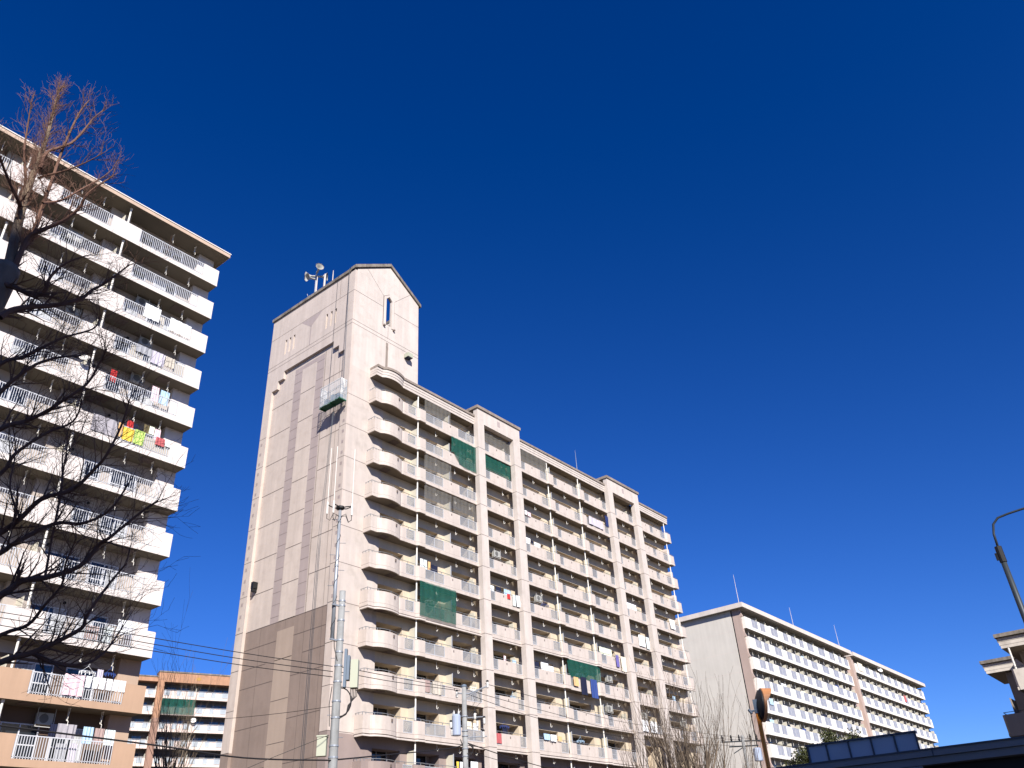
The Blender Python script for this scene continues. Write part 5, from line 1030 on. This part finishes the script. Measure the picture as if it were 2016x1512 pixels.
for k_, p in LIMBS.items():
    if k_ == 'top': continue
    P = [Vector(q) for q in p]
    if k_ in 'ghijklmno':
        z0 = P[0].z - .9; fx_ = (z0 / 8.6); base = Vector((1.95 + .3 * fx_, 9.35 + .3 * fx_, z0)); P = [base, base.lerp(P[0], .5) + Vector((0, 0, .06))] + P
    sp_ = smooth_pts(P, 4); n = len(sp_); r0 = R0[k_] * .85
    rs = [max(.005, r0 * (1 - .8 * i / n)) for i in range(n)]; b.tube(sp_, rs, 7, cap=False)
    up_ = k_ in ('d', 'e', 'f', 'a', 'e2', 'd2', 'f2')
    lo = 8 if k_ in 'ghijklmno' else 1
    for i in range(lo, n):
        d = (sp_[i] - sp_[i - 1]).normalized()
        for _ in range((2 if rnd.random() < .35 else 1)):
            s_ = Vector((rnd.uniform(-1, 1), rnd.uniform(-1, 1), rnd.uniform(-.6, 1))); s_ = (s_ - d * s_.dot(d))
            if s_.length < .2: continue
            grow(b, sp_[i], (d * .75 + s_.normalized() * .65 + Vector((0, 0, .15 if up_ else .05))), max(.0055, rs[i] * .4), rnd.uniform(.2, .52) * (.66 if up_ else 1), 2, rnd, 4, .6, .12 if up_ else .05, .0020, 4, 1.0 if up_ else .95)
tpp = LIMBS['top']
for i in range(2, len(tp)):
    for _ in range(4):
        s_ = Vector((rnd.uniform(-1, 1), rnd.uniform(-1, 1), rnd.uniform(-.1, .9))).normalized(); grow(b, tp[i], s_ * .6 + Vector((0, 0, .75)), .006, rnd.uniform(.22, .42) * (1.15 - .6 * i / len(tp)), 2, rnd, 4, .55, .15, .0019, 4, 1.0)
build(b, 'branches', 'twig_brown', T)
# bare pruned trees lower right and lower left
def winter_tree(x, y, h, label, seed, spread=1.6, key='bark_grey', trunk_r=.22, fork=.45, n=9, depth=2, low=.5, dens=.75):
    rn = random.Random(seed); t = root('bare_tree', (x, y, 0), label, 'tree', 'bare winter trees'); b = MB()
    zf = h * fork; b.tube([(x, y, -.1), (x + .1, y, zf * .5), (x, y + .1, zf)], [trunk_r, trunk_r * .85, trunk_r * .75], 10); build(b, 'trunk', key, t, smooth=True)
    b = MB()
    for i in range(n):
        a = 2 * math.pi * i / n + rn.uniform(-.3, .3); z0 = zf * rn.uniform(low + .25, 1); e = Vector((math.cos(a), math.sin(a), rn.uniform(1.2, 2.6))).normalized()
        grow(b, Vector((x, y, z0)), e, trunk_r * .42, (h - z0) * rn.uniform(.6, 1.0), depth, rn, 7, .38, .42, .009, 6, dens)
    build(b, 'branches', key, t); return t
winter_tree(43.6, 23.4, 9.9, 'bare tree with straight upright shoots in front of the cream block\'s right end', 3, trunk_r=.26, n=13, depth=2, dens=.95)
winter_tree(44.6, 25.6, 8.6, 'bushy bare tree overlapping the lowest balconies left of the tree with tall shoots', 8, trunk_r=.2, n=18, fork=.35, dens=.95)
winter_tree(47.5, 23.6, 9.0, 'low bare tree between the tree with tall shoots and the mirror pole', 12, trunk_r=.15, n=14, fork=.4, dens=.9)
winter_tree(35.0, 60.6, 15.0, 'bare tree in front of the distant orange trimmed block', 21, trunk_r=.22, n=12, fork=.5, depth=3)
winter_tree(130, 14.5, 10.5, 'faint bare treetop just above the dark shelter roof at right', 31, trunk_r=.2, n=7)
# evergreen
def evergreen(x, y, h, rx, label, seed, nl=13000):
    rn = random.Random(seed); t = root('evergreen_tree', (x, y, 0), label, 'tree', 'evergreen trees')
    b = MB(); b.tube([(x, y, -.1), (x, y, h * .8)], [.16, .07], 8); 
    for i in range(9): a = rn.uniform(0, 6.3); z0 = h * rn.uniform(.4, .75); b.tube([(x, y, z0), (x + math.cos(a) * rx * .6, y + math.sin(a) * rx * .6, z0 + h * .12)], [.05, .015], 5)
    build(b, 'trunk', 'bark_grey', t)
    cl = [(x + rn.uniform(-1, 1) * rx * .75, y + rn.uniform(-1, 1) * rx * .75, h * rn.uniform(.52, .9), rn.uniform(.3, .55)) for _ in range(26)] + [(x, y, h * .93, .35)]
    for key, part in (('leaf_green', .65), ('leaf_dark', .35)):
        b = MB()
        for _ in range(int(nl * part)):
            c_ = rn.choice(cl); v = Vector((rn.gauss(0, 1), rn.gauss(0, 1), rn.gauss(0, 1))).normalized() * c_[3] * rn.uniform(.35, 1.08); p = Vector(c_[:3]) + v
            a1_ = Vector((rn.uniform(-1, 1), rn.uniform(-1, 1), rn.uniform(-1, 1))).normalized(); a2_ = a1_.cross(Vector((rn.uniform(-1, 1), rn.uniform(-1, 1), rn.uniform(-1, 1)))).normalized(); s_ = rn.uniform(.035, .07)
            b.add([p - a1_ * s_, p + a2_ * s_ * .45, p + a1_ * s_, p - a2_ * s_ * .45], [(0, 1, 2, 3)])
        build(b, 'crown', key, t)
evergreen(37.6, 13.2, 7.0, .95, 'taller evergreen treetop behind the panels of the dark shelter', 41)
evergreen(37.3, 14.35, 6.35, .75, 'lower evergreen clump at the left end of the dark shelter', 42, 9000)
evergreen(38.6, 12.45, 7.0, .5, 'small evergreen clump right of the taller treetop, behind the shelter panels', 43, 5000)
# building behind the viewer that shades the foreground
O = root('apartment_block', (-25, -40, 0), 'plain apartment block behind the viewer that shades the foreground', 'apartment block', 'apartment blocks of the estate', rz=R(137.8), local=True)
O.location = (-14.2, -35.2, 0)
b = MB(); b.box(-1, 45, 0, 0 + 11, 0, 37.4); build(b, 'wall', 'off_wall', O); b = MB(); b.box(-1.2, 45.2, -.2, 11.2, 37.4, 38); build(b, 'roof', 'c_roof', O)
